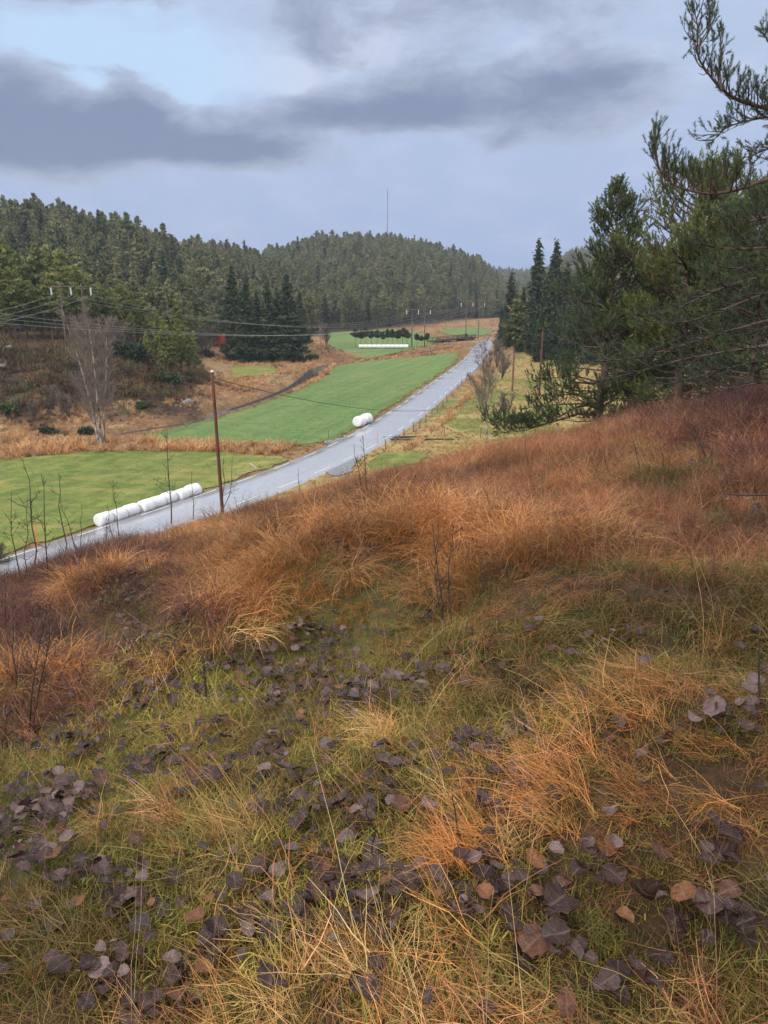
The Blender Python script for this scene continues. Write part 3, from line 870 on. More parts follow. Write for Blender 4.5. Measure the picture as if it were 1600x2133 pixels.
# ---- radio mast on the hill
q = pt(807, 500, 705.0); zb = gz(q[0], q[1]); zt = pt(807, 396, 705.0 )[2] * 1.0
t = empty('radio_mast', (q[0], q[1], zb)); tag(t, 'tall thin radio mast rising from the forested hilltop', 'mast')
hm = zt - zb; g = Geo()
for k in range(3):
    th = k * 2.094; g.tube([(0.4 * math.cos(th), 0.4 * math.sin(th), 0), (0.4 * math.cos(th), 0.4 * math.sin(th), hm * 0.92)], 0.16, 5)
zz = np.arange(0, hm * 0.92, 1.6)
for k in range(3):
    th, t2 = k * 2.094, (k + 1) * 2.094
    for z_ in zz: g.tube([(0.4 * math.cos(th), 0.4 * math.sin(th), z_), (0.4 * math.cos(t2), 0.4 * math.sin(t2), z_ + 1.6)], 0.06, 3)
link('lattice', g.mesh('mast_lattice', [M['steel']]), t)
g = Geo(); g.tube([(0, 0, hm * 0.90), (0, 0, hm * 0.95), (0, 0, hm)], [0.42, 0.36, 0.22], 6); link('antenna', g.mesh('mast_antenna', [M['steel']]), t)

# ---- rocks
def rock(px, py, s, label, flat=0.7, seed=0):
    q = at(px, py); rng = np.random.default_rng(seed)
    g = Geo(); nu, nv = 18, 11
    u = np.arange(nu) * 2 * math.pi / nu; v = np.linspace(0.02, math.pi - 0.02, nv)
    U, W = np.meshgrid(u, v)
    D = np.stack([np.cos(U) * np.sin(W), np.sin(U) * np.sin(W), np.cos(W)], -1)
    k = 1 + 0.5 * vnoise(D[..., 0] * 1.6 + seed * 7, D[..., 1] * 1.6 + D[..., 2] * 1.3, 40) + 0.25 * vnoise(D[..., 0] * 3.3 + seed, D[..., 2] * 3.3 + D[..., 1] * 2, 41)
    for _ in range(7):      # cleaved faces
        n_ = rng.normal(size=3); n_ /= np.linalg.norm(n_); c_ = rng.uniform(0.6, 0.85)
        dd = (D @ n_) * k; k = np.where(dd > c_, k * c_ / np.maximum(dd, 1e-6), k)
    V = (D * k[..., None] * np.array([1.25, 0.9, flat]) * s).reshape(-1, 3)
    a = np.arange(nv - 1)[:, None] * nu; j = np.arange(nu)[None]; jn = (j + 1) % nu
    g.add(V, np.stack([a + j, a + nu + j, a + nu + jn, a + jn], -1).reshape(-1, 4))
    tag(link('rock', g.mesh('rock', [M['rock']], smooth=False), None, (q[0], q[1], q[2] + s * flat * 0.12), rng.uniform(0, 6)), label, 'rock')


for k, (px, py, s, lb) in enumerate([(285, 756, 2.2, 'big pale boulder beside the dark shrub at the end of the heather knoll'), (8, 765, 1.6, 'pale boulder on the heather knoll at the picture edge'),
                                     (20, 727, 1.4, 'low pale rock at the foot of the tall pines'), (392, 838, 1.5, 'grey boulder in the orange bracken above the stream'),
                                     (437, 812, 1.1, 'grey rock between the orange bracken and the telephone pole top'), (508, 752, 1.3, 'whitish rock at the foot of the dark spruces'),
                                     (357, 806, 0.8, 'small pale rock above the green bush on the knoll'), (25, 835, 0.8, 'small pale rock low on the heather slope'), (225, 765, 0.9, 'small rock behind the birch on the knoll')]):
    rock(px, py, s * 0.62, lb, 0.55, k + 3)
# ================================================================== TREES
def unit(v):
    v = np.asarray(v, float); return v / (np.linalg.norm(v) + 1e-12)


def curve(p0, az, e0, e1, L, n, wob, rng, daz=0.0):
    P = [np.asarray(p0, float)]
    for k in range(n):
        t = (k + 0.5) / n
        e = e0 + (e1 - e0) * t + rng.normal() * wob; a = az + daz * t + rng.normal() * wob
        P.append(P[-1] + L / n * np.array([math.cos(a) * math.cos(e), math.sin(a) * math.cos(e), math.sin(e)]))
    return np.array(P)


class PineTree:
    """trunk, limbs with side limbs, and shoots of needles"""
    def __init__(self, seed, tl=0.26, nl=0.09, m=20, w=0.03):
        self.rng = np.random.default_rng(seed)
        self.wood, self.leaf = Geo(), Geo()
        self.tp, self.td, self.tl_, self.ta = [], [], [], []
        self.tl, self.nl, self.m, self.w = tl, nl, m, w

    def shoot(self, p, d, l, a):
        self.tp.append(p); self.td.append(d); self.tl_.append(l); self.ta.append(a)

    def limb(self, P, r0, sub=0.7, step=0.22, start=0.25, bare=0.0, up=0.35, tw=0.13, lichen=0.0, tone=0.5, r1=0.007, shape=0.5):
        rng = self.rng
        P = np.asarray(P, float)
        s = np.concatenate([[0], np.cumsum(np.linalg.norm(np.diff(P, axis=0), axis=1))]); L = s[-1]
        self.wood.tube(P, r0 + (r1 - r0) * (s / L) ** 0.8, 6, cap=False)
        q = start * L; side = 1
        at_s = lambda u: np.array([np.interp(u, s, P[:, k]) for k in range(3)])
        while q < L:
            p = at_s(q); d = unit(at_s(min(q + 0.05, L)) - at_s(max(q - 0.05, 0)))
            per = unit(np.cross(d, [0, 0, 1.0])) * side; side = -side
            t = q / L
            ln = sub * rng.uniform(0.5, 1.15) * (1 - shape * abs(t - start) / (1 - start + 1e-6))
            dd = unit(d * rng.uniform(0.35, 0.9) + per * rng.uniform(0.4, 1.0) + np.array([0, 0, up * rng.uniform(-0.2, 1.3)]))
            isbare = rng.random() < bare
            self.sublimb(p, dd, ln, isbare, up, tw, lichen, tone)
            q += step * rng.uniform(0.6, 1.4)
        d = unit(P[-1] - P[-2])
        for _ in range(3):
            self.shoot(P[-1], unit(d + rng.normal(size=3) * 0.25), self.tl * rng.uniform(0.8, 1.3), tone + rng.normal() * 0.15)

    def sublimb(self, p, dd, ln, isbare, up, tw, lichen, tone):
        rng = self.rng
        n = 4
        Q = [p]; d = dd
        for k in range(n):
            d = unit(d + np.array([0, 0, 0.16 * up / 0.35]) + rng.normal(size=3) * 0.13); Q.append(Q[-1] + d * ln / n)
        Q = np.array(Q)
        G_ = self.wood; mt_ = 1 if (isbare or rng.random() < lichen) else 0
        G_.tube(Q, np.linspace(0.011 + 0.006 * ln, 0.004, n + 1), 3, cap=False, mat=mt_)
        u = 0.25
        while u < 1.0:
            f = u * n; k = min(int(f), n - 1); pp = Q[k] + (Q[k + 1] - Q[k]) * (f - k)
            d2 = unit(unit(Q[k + 1] - Q[k]) * 0.7 + rng.normal(size=3) * 0.55 + np.array([0, 0, 0.25 * up / 0.35]))
            l2 = rng.uniform(0.10, 0.26) * (0.6 + 0.6 * ln)
            if isbare:
                G_.tube(np.array([pp, pp + d2 * l2 * 0.5 + rng.normal(size=3) * 0.02, pp + d2 * l2 * 1.3]), [0.006, 0.005, 0.004], 3, cap=False, mat=1)
            else:
                G_.tube(np.array([pp, pp + d2 * l2]), [0.004, 0.003], 3, cap=False, mat=mt_)
                self.shoot(pp + d2 * l2 * 0.6, unit(d2 + np.array([0, 0, 0.3])), self.tl * rng.uniform(0.6, 1.15), tone + rng.normal() * 0.17)
            u += tw / max(ln, 0.1) * rng.uniform(0.6, 1.4)
        if not isbare:
            self.shoot(Q[-1], unit(Q[-1] - Q[-2] + np.array([0, 0, 0.06])), self.tl * rng.uniform(0.9, 1.3), tone + 0.1 + rng.normal() * 0.17)

    def build(self, base, label, cat='tree', group=None, needle='needle', bark='bark', name='pine_tree'):
        t = empty(name, base); tag(t, label, cat, group)
        b = np.asarray(base, float)
        self.leaf.needles(np.array(self.tp), np.array(self.td), np.array(self.tl_), self.m, self.nl, self.w, self.rng, a=np.clip(self.ta, 0, 1))
        for G_, nm, mt in ((self.wood, 'trunk', bark), (self.leaf, 'crown', needle)):
            G_.V = [v - b for v in G_.V]
            link(nm, G_.mesh(name + '_' + nm, [M[mt], M['lichen']] if nm == 'trunk' else [M[mt]], smooth=(nm == 'trunk')), t)
        return t


def generic_pine(seed, base, h, R, r0, prof, z0=0.06, whorl=0.42, per=4, label='', tone=0.5, needle='needle', bare_low=0.3, tl=0.27, nl=0.095, m=26, w=0.023, sub=0.75, step=0.205, extra=None, lean=(0, 0), e_low=-0.1, e_hi=0.75, lich=0.3):
    T = PineTree(seed, tl, nl, m, w); rng = T.rng
    base = np.asarray(base, float)
    zz = np.linspace(-0.3, h, 16)
    wob = np.cumsum(rng.normal(size=(16, 2)) * 0.035 * h / 10, axis=0); wob -= wob[0]
    tr = np.stack([base[0] + wob[:, 0] + lean[0] * zz, base[1] + wob[:, 1] + lean[1] * zz, base[2] + zz], -1)
    T.wood.tube(tr, r0 * (1 - 0.93 * np.clip(zz / h, 0, 1) ** 1.1), 10, cap=False)
    at_z = lambda z: np.array([np.interp(z, zz, tr[:, k]) for k in range(3)])
    z = z0 * h
    while z < h * 0.985:
        f = z / h
        for k in range(max(2, int(round(per + rng.normal() * 0.7)))):
            az = rng.uniform(0, 2 * math.pi)
            L = R * np.interp(f, prof[0], prof[1]) * rng.uniform(0.65, 1.2)
            if L < 0.15: continue
            e0 = np.interp(f, [0, 0.4, 1.0], [e_low, 0.1, e_hi]) + rng.normal() * 0.12
            P = curve(at_z(z + rng.uniform(-0.1, 0.1)), az, e0, e0 + 0.45, L, 6, 0.10, rng)
            lowf = bare_low * max(0.0, 1 - f / 0.5)
            T.limb(P, 0.012 + 0.016 * L, sub=min(sub, 0.55 * L + 0.15), step=step, start=0.30 if L > 1 else 0.12, bare=lowf, lichen=lich * (1 - f), tone=tone + 0.25 * (f - 0.5))
        z += whorl * rng.uniform(0.75, 1.25) * (1.15 - 0.45 * f)
    for _ in range(4): T.shoot(at_z(h * 0.985), unit(np.array([0, 0, 1.0]) + rng.normal(size=3) * 0.2), tl * 1.2, tone + 0.2)
    if extra: extra(T, at_z)
    return T.build(base, label, needle=needle)


# pine standing alone at the brow
b1 = pt(1243, 880, 32.0); b1[2] = gz(b1[0], b1[1])
h1_ = (pt(1250, 398, 32.0)[2] - b1[2])


def low_limbs(T, at_z):
    for P, r_, sub in [([(1240, 862), (1205, 862), (1160, 876), (1110, 890), (1060, 893), (1012, 878)], 0.075, 0.8),
                       ([(1238, 842), (1200, 848), (1165, 868), (1130, 886), (1095, 896), (1040, 903)], 0.06, 0.75),
                       ([(1238, 800), (1200, 796), (1165, 786), (1135, 790), (1122, 800)], 0.05, 0.7),
                       ([(1240, 840), (1180, 842), (1120, 846), (1100, 850)], 0.05, 0.65),
                       ([(1246, 866), (1290, 865), (1340, 868), (1390, 866)], 0.06, 0.7)]:
        P3 = np.array([pt(x_, y_, 32.0 - 0.3 * k * (r_ - 0.04) * 20) for k, (x_, y_) in enumerate(P)])
        T.limb(P3, r_, sub=sub, step=0.075, start=0.35, tone=0.35, up=0.5, shape=0.3)


generic_pine(31, b1, h1_, 2.45, 0.19, ([0, 0.1, 0.2, 0.35, 0.5, 0.62, 0.75, 0.88, 1.0], [0.6, 0.9, 1.05, 1.05, 0.9, 0.62, 0.55, 0.28, 0.03]), z0=0.08, whorl=0.40, per=6,
             label='dark green pine standing alone on the brow, a low branch reaching toward the road', extra=low_limbs, tone=0.45, bare_low=0.08, m=28)
# broad yellowish pine
b2 = pt(1405, 872, 30.0); b2[2] = gz(b2[0], b2[1])
generic_pine(32, b2, pt(1410, 392, 30.0)[2] - b2[2], 2.9, 0.20, ([0, 0.15, 0.35, 0.6, 0.8, 0.93, 1.0], [0.7, 0.9, 1.0, 1.0, 0.78, 0.45, 0.1]), z0=0.08, whorl=0.36, per=6,
             label='broad pine with a yellowish green top just right of the lone brow pine', tone=0.5, needle='needle_warm', bare_low=0.4, e_hi=0.6, lich=0.5)
b3 = pt(1560, 850, 25.0); b3[2] = gz(b3[0], b3[1])
generic_pine(33, b3, pt(1560, 440, 25.0)[2] - b3[2], 2.6, 0.18, ([0, 0.2, 0.5, 0.8, 1.0], [0.9, 1.0, 1.0, 0.8, 0.15]), z0=0.05, whorl=0.36, per=6,
             label='tangled grey twigged pine under the overhanging boughs at the picture edge', tone=0.45, bare_low=0.6, lich=0.7)
b4 = pt(1335, 862, 38.0); b4[2] = gz(b4[0], b4[1])
generic_pine(34, b4, pt(1335, 560, 38.0)[2] - b4[2], 2.3, 0.15, ([0, 0.2, 0.5, 0.8, 1.0], [0.8, 1.0, 0.95, 0.6, 0.1]), z0=0.03, whorl=0.36, per=6,
             label='shorter dark pine filling the gap behind the lone brow pine', tone=0.4, bare_low=0.5)
b5 = pt(1475, 860, 33.0); b5[2] = gz(b5[0], b5[1])
generic_pine(35, b5, pt(1475, 470, 33.0)[2] - b5[2], 2.4, 0.15, ([0, 0.2, 0.5, 0.8, 1.0], [0.8, 1.0, 1.0, 0.75, 0.1]), z0=0.03, whorl=0.38, per=6,
             label='dense pine standing behind the yellowish topped one', tone=0.5, bare_low=0.4)
b7 = pt(1570, 850, 38.0); b7[2] = gz(b7[0], b7[1])
generic_pine(37, b7, pt(1570, 520, 38.0)[2] - b7[2], 2.6, 0.15, ([0, 0.2, 0.5, 0.8, 1.0], [0.9, 1.0, 1.0, 0.75, 0.1]), z0=0.03, whorl=0.40, per=6,
             label='dark bushy pine low behind the overhanging boughs', tone=0.42, bare_low=0.4)

# near pine whose boughs reach in from beyond the picture edge
T = PineTree(36, 0.14, 0.055, 46, 0.0065)
b6 = pt(1790, 860, 11.5); b6[2] = gz(b6[0], b6[1])
zz = np.linspace(-0.3, 9.5, 14)
T.wood.tube(np.stack([b6[0] - 0.02 * zz, b6[1] + 0.01 * zz, b6[2] + zz], -1), 0.17 * (1 - 0.085 * np.clip(zz, 0, 9.5)), 10, cap=False)


def px_limb(pts, dep, d_end, r0, **k):
    n = len(pts); ds = np.linspace(dep, d_end, n)
    P = np.array([pt(x_, y_, d_) for (x_, y_), d_ in zip(pts, ds)])
    s = np.linspace(0, n - 1, n * 3 - 2)
    P = np.stack([np.interp(s, np.arange(n), P[:, c]) for c in range(3)], -1)
    T.limb(smooth(P, 2), r0, **k)


px_limb([(1770, 320), (1690, 345), (1600, 373), (1569, 384), (1531, 398), (1478, 405), (1437, 398), (1397, 384), (1372, 356), (1364, 322)], 11.5, 11.0, 0.055, sub=0.5, step=0.05, start=0.48, up=0.8, tw=0.06, tone=0.4, bare=0.12, shape=0.2)
px_limb([(1770, 280), (1680, 245), (1600, 227), (1569, 219), (1531, 206), (1503, 187), (1475, 153), (1456, 125), (1452, 103), (1455, 62), (1448, 28)], 11.5, 10.6, 0.05, sub=0.40, step=0.055, start=0.25, up=0.5, tw=0.06, tone=0.42, bare=0.1, shape=0.3)
px_limb([(1452, 103), (1475, 72), (1481, 47), (1477, 22)], 10.65, 10.6, 0.012, sub=0.16, step=0.10, start=0.3, up=0.7, tw=0.08, tone=0.45)
px_limb([(1503, 187), (1500, 150), (1497, 134), (1503, 109), (1500, 75)], 10.9, 10.8, 0.013, sub=0.16, step=0.09, start=0.35, up=0.7, tw=0.08, tone=0.45)
px_limb([(1780, 200), (1690, 150), (1620, 110), (1590, 72)], 11.3, 10.8, 0.03, sub=0.3, step=0.06, start=0.4, up=0.6, tw=0.06, tone=0.42)
px_limb([(1770, 330), (1690, 270), (1620, 240), (1560, 250), (1510, 265), (1488, 290)], 11.6, 11.2, 0.035, sub=0.5, step=0.055, start=0.3, up=0.25, tw=0.065, tone=0.4, bare=0.15)
px_limb([(1770, 360), (1700, 310), (1630, 300), (1570, 320), (1540, 345)], 11.8, 11.6, 0.035, sub=0.5, step=0.06, start=0.25, up=0.15, tw=0.07, tone=0.38, bare=0.2)
px_limb([(1780, 420), (1680, 440), (1610, 450), (1560, 462), (1530, 455)], 11.8, 11.6, 0.035, sub=0.45, step=0.09, start=0.3, up=0.4, tw=0.1, tone=0.4, bare=0.4)
for pts_, bare_, sub_ in [([(1780, 500), (1600, 516), (1530, 520), (1470, 512), (1440, 508)], 0.3, 0.55), ([(1780, 560), (1600, 570), (1500, 600), (1420, 640), (1370, 655)], 0.75, 0.6),
                          ([(1780, 600), (1620, 600), (1530, 636), (1450, 668), (1380, 676), (1330, 672)], 0.7, 0.6), ([(1780, 650), (1620, 660), (1520, 690), (1420, 720), (1330, 745), (1260, 752)], 0.8, 0.6),
                          ([(1780, 700), (1600, 718), (1500, 735), (1420, 748), (1340, 772), (1270, 788)], 0.75, 0.6), ([(1780, 740), (1620, 745), (1520, 765), (1440, 790), (1360, 805)], 0.8, 0.6),
                          ([(1780, 790), (1620, 790), (1540, 805), (1470, 822)], 0.85, 0.5), ([(1790, 540), (1640, 545), (1560, 560), (1500, 556)], 0.45, 0.5), ([(1790, 620), (1660, 650), (1580, 690), (1540, 700)], 0.5, 0.5)]:
    px_limb(pts_, 11.6, 12.4, 0.04, sub=sub_, step=0.085, start=0.25, up=0.12, tw=0.075, tone=0.45, bare=bare_ * 0.72, lichen=0.7, shape=0.25)
T.build(b6, 'near pine reaching long curved boughs in from the picture edge, its trunk out of sight', needle='needle')


# ---- trees in the valley and on the hills: clumped crowns
def far_pine_geo(h, seed, nt, crown0=0.35, R=0.17, size=0.5, k_clump=26):
    rng = np.random.default_rng(seed)
    w, c = Geo(), Geo()
    zz = np.linspace(-0.5, h * 0.96, 7)
    lean = rng.normal(size=2) * 0.015
    w.tube(np.stack([lean[0] * zz, lean[1] * zz, zz], -1), (0.011 * h) * (1 - 0.8 * np.clip(zz / h, 0, 1)) + 0.02, 6, cap=False)
    C, D, A = [], [], []
    lev = max(5, k_clump // 3)
    for k in range(k_clump):
        f = crown0 + (1 - crown0) * (np.floor(k / 3) + rng.uniform(0, 0.7)) / lev
        f = min(f, 0.985)
        rel = (f - crown0) / (1 - crown0)
        Rm = R * h * np.interp(rel, [0, 0.12, 0.35, 0.6, 0.85, 1.0], [0.6, 0.95, 1.0, 0.78, 0.36, 0.06]) * rng.uniform(0.45, 1.25)
        az = k * 2.25 + rng.normal() * 0.5
        ax0 = np.array([lean[0] * f * h, lean[1] * f * h, f * h])
        tip = ax0 + np.array([math.cos(az) * Rm, math.sin(az) * Rm, 0.10 * Rm + 0.02 * h * rel])
        w.tube(np.array([ax0 - [0, 0, 0.10 * Rm], (ax0 + tip) / 2 - [0, 0, 0.05 * Rm], tip]), [0.004 * h, 0.003 * h, 0.012], 3, cap=False)
        n = max(8, int(nt / k_clump * (0.35 + Rm / (R * h))))
        u = rng.uniform(0.15, 1.08, n)[:, None]
        side = np.array([-math.sin(az), math.cos(az), 0.0])
        off = side * (rng.normal(size=(n, 1)) * 0.30 * Rm * (1.15 - u * 0.6)) + rng.normal(size=(n, 3)) * np.array([0.012, 0.012, 0.011]) * h
        C.append(ax0 * (1 - u) + tip * u + off)
        D.append(np.tile([math.cos(az) * 0.5, math.sin(az) * 0.5, 0.7], (n, 1)))
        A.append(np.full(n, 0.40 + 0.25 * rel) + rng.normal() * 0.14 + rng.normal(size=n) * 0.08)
    C.append(np.stack([rng.normal(size=24) * 0.012 * h + lean[0] * h, rng.normal(size=24) * 0.012 * h + lean[1] * h, h * rng.uniform(0.93, 1.01, 24)], -1)); D.append(np.tile([0, 0, 1.2], (24, 1))); A.append(np.full(24, 0.65))
    c.tris(np.concatenate(C), np.concatenate(D), size, np.clip(np.concatenate(A), 0, 1), rng, flat=0.35)
    return w, c


def spruce_geo(h, seed, nt, R=0.17, size=0.5, z0=0.04):
    rng = np.random.default_rng(seed)
    w, c = Geo(), Geo()
    zz = np.linspace(-0.5, h * 0.98, 7)
    w.tube(np.stack([0 * zz, 0 * zz, zz], -1), (0.010 * h) * (1 - 0.9 * np.clip(zz / h, 0, 1)) + 0.015, 6, cap=False)
    f = z0 + (1 - z0) * (1 - np.sqrt(rng.uniform(0, 1, nt)))
    f = np.round(f * 26 + rng.normal(size=nt) * 0.25) / 26
    f = np.clip(f, z0, 1)
    nb_ = np.floor(rng.uniform(0, 9, nt)); az = nb_ * 0.698 + f * 40 + rng.normal(size=nt) * 0.16
    rm = R * h * np.clip(1 - f, 0.0, 1) ** 0.85 * (0.78 + 0.35 * np.sin(nb_ * 12.9 + np.round(f * 26) * 7.7))
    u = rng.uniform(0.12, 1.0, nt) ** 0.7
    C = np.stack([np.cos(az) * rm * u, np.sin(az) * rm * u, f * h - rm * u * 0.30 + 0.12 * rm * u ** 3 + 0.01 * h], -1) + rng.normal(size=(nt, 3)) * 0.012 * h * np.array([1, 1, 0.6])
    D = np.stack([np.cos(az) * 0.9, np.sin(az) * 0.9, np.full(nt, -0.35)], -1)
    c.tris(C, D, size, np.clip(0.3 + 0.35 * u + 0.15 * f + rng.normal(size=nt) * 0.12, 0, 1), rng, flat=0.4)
    n2 = 20
    c.tris(np.stack([rng.normal(size=n2) * 0.05, rng.normal(size=n2) * 0.05, h * rng.uniform(0.9, 1.0, n2)], -1), np.tile([0, 0, 1.5], (n2, 1)), size * 0.7, 0.6, rng)
    return w, c


def parts_mesh(w, c, foliage, bark, name):
    return w.mesh(name + '_trunk', [M[bark]], smooth=True), c.mesh(name + '_crown', [M[foliage]])


def put_tree(name, meshes, base, s, rz, label, group=None, cat='tree'):
    t = empty(name, base); t.rotation_euler.z = rz; t.scale = (s, s, s); tag(t, label, cat, group)
    link('trunk', meshes[0], t); link('crown', meshes[1], t)
    return t


def height_for(px, ytop, dist_xy, zb):
    r = float(np.hypot(*dist_xy)); return float(elev_tan(px, ytop)) * r - zb


rng = np.random.default_rng(77)
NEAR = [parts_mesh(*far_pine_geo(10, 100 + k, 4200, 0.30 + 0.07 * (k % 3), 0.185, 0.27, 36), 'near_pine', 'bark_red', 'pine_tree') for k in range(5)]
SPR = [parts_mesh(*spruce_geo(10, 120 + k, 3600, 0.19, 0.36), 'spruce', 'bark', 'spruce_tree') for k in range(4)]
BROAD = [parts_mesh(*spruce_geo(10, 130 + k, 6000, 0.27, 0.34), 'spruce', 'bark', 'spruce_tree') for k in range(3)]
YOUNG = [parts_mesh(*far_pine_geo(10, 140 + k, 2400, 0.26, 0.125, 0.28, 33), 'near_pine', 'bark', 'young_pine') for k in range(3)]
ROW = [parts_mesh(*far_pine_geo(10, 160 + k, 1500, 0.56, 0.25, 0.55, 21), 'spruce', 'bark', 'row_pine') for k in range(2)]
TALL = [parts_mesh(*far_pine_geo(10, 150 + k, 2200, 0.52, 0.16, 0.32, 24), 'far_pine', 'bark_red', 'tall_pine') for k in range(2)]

# light green pines behind the heather knoll: (column, top row, distance)
KN = [(-35, 505, 150), (8, 500, 152), (45, 528, 160), (78, 508, 156), (108, 512, 162), (132, 520, 155), (165, 556, 158), (20, 560, 148), (60, 585, 151), (98, 570, 150), (150, 590, 152), (-60, 560, 156), (182, 575, 166),
      (205, 590, 170), (228, 600, 168), (190, 620, 160), (250, 585, 176), (272, 610, 172), (240, 640, 165), (295, 620, 178), (318, 640, 174), (-5, 620, 147), (125, 610, 149), (265, 650, 163), (300, 660, 166)]
where = ['at the picture edge', 'with the tallest light crown', 'just above the left wires', 'with a pointed light top', 'behind the H-frame', 'touching the H-frame crossarm']
for k, (px, yt, d_) in enumerate(KN):
    a_ = math.atan2((px - 800) * CP, F); x_, y_ = d_ * math.sin(a_), d_ * math.cos(a_); zb = gz(x_, y_)
    h = height_for(px, yt, (x_, y_), zb)
    put_tree('pine_tree', NEAR[k % 5], (x_, y_, zb), h / 10, rng.uniform(0, 6.28), f'{["tall", "middle sized", "shorter"][0 if h > 14 else 1 if h > 10 else 2]} light green pine in the stand above the heather knoll', 'pines behind the heather knoll')
for k, (px, yb, yt) in enumerate([(330, 772, 655), (352, 782, 668), (366, 786, 690), (380, 786, 665), (395, 786, 684), (408, 784, 690), (345, 760, 640), (372, 765, 625), (400, 742, 630), (420, 730, 650), (312, 765, 690), (340, 790, 715)]):
    q = at(px, yb); h = height_for(px, yt, q[:2], q[2])
    put_tree('young_pine', YOUNG[k % 3], q, h / 10, rng.uniform(0, 6.28), f'{["slender", "bushy", "small"][k % 3]} young pine in the cluster between the knoll and the small field', 'young pines beside the small field')
for px, yb, yt, lb in [(492, 752, 560, 'tallest dark spruce at the west side of the clump hiding the red cabin'), (520, 754, 582, 'dark spruce second from the west in the clump by the stream'), (562, 752, 588, 'narrow dark spruce in the middle of the clump'),
                       (602, 753, 572, 'pointed dark spruce at the stream end of the clump'), (540, 745, 610, 'dark spruce set back between the two tall ones of the clump'), (582, 748, 604, 'dark spruce leaning on the pointed one in the clump'),
                       (628, 735, 610, 'dark spruce at the far side of the bank with shrubs')]:
    q = fl(px, yb); q[2] = gz(q[0], q[1]); h = height_for(px, yt, q[:2], q[2])
    put_tree('spruce_tree', BROAD[int(px) % 3], q, h / 10, rng.uniform(0, 6.28), lb, 'spruces of the clump by the red cabin')
for px, yb, yt, lb in [(648, 724, 615, 'pine with a rounded crown beside the white birch trunk'), (1067, 816, 626, 'tall pine with a bare trunk and flat crown standing in the pasture by the road')]:
    q = fl(px, yb); q[2] = gz(q[0], q[1]); h = height_for(px, yt, q[:2], q[2])
    put_tree('tall_pine', TALL[0 if px < 800 else 1], q, h / 10, 1.0, lb)
RS = [(1065, 566, 225), (1092, 600, 218), (1118, 498, 212), (1155, 502, 205), (1138, 575, 200), (1180, 548, 200), (1205, 560, 196), (1090, 640, 205), (1112, 610, 198), (1165, 600, 190), (1222, 570, 200), (1260, 555, 205), (1075, 625, 232), (1295, 560, 200), (1330, 565, 195), (1190, 620, 185), (1240, 610, 186), (1048, 640, 250), (1130, 650, 188), (1280, 640, 186)]
for k, (px, yt, d_) in enumerate(RS):
    a_ = math.atan2((px - 800) * CP, F); x_, y_ = d_ * math.sin(a_), d_ * math.cos(a_); zb = gz(x_, y_)
    h = height_for(px, yt, (x_, y_), zb)
    lb = {0: 'pointed dark spruce standing above the road bend', 2: 'tallest pointed spruce of the eastern forest edge', 3: 'second tallest pointed spruce of the eastern forest edge'}.get(k, 'dark spruce in the forest edge above the tawny pasture')
    put_tree('spruce_tree', SPR[k % 4], (x_, y_, zb), h / 10, rng.uniform(0, 6.28), lb, None if k in (0, 2, 3) else 'spruces along the eastern forest edge')
for k, px in enumerate([741, 752, 762, 774, 786, 797, 808, 819, 829, 838, 848, 869, 878, 889]):
    q = fl(px, 724 + (k % 3) * 0.6); h = height_for(px, 686 + [0, 3, -3, 2, 1, 5, 0][k % 7] + (8 if k > 10 else 0), q[:2], q[2])
    put_tree('row_pine', ROW[k % 2], q, h / 10, k * 1.3, (f'thin young pine behind the distant bale row, {ORD[k]} from the west' if k < 11 else f'thin young pine near the middle H-frame, {ORD[k - 11]} of three'), 'row of thin pines behind the bales')
q = at(6, 1180); Tq = None
generic_pine(39, q, 1.55, 0.62, 0.025, ([0, 0.3, 0.7, 1.0], [0.9, 1.0, 0.6, 0.05]), z0=0.1, whorl=0.16, per=4, label='small bushy young pine cut by the picture edge above the road', tone=0.6, bare_low=0, tl=0.12, nl=0.05, m=20, w=0.006, sub=0.22, step=0.07)

# forested hills ----------------------------------------------------
FAR_T = []
for k in range(6):
    w, c = far_pine_geo(10, 200 + k, 1600, 0.20 + 0.07 * (k % 3), 0.19, 0.44, 33)
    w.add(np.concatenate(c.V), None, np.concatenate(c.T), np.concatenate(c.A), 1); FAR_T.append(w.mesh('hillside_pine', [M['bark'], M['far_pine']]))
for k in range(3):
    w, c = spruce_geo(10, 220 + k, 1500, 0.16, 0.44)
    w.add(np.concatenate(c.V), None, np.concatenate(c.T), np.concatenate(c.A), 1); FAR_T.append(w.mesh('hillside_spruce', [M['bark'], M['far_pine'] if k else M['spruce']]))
rng = np.random.default_rng(91)


def jgrid(x0, x1, y0, y1, s):
    X, Y = np.meshgrid(np.arange(x0, x1, s), np.arange(y0, y1, s))
    X = X + rng.uniform(-0.46, 0.46, X.shape) * s; Y = Y + rng.uniform(-0.46, 0.46, Y.shape) * s
    return X.ravel(), Y.ravel()


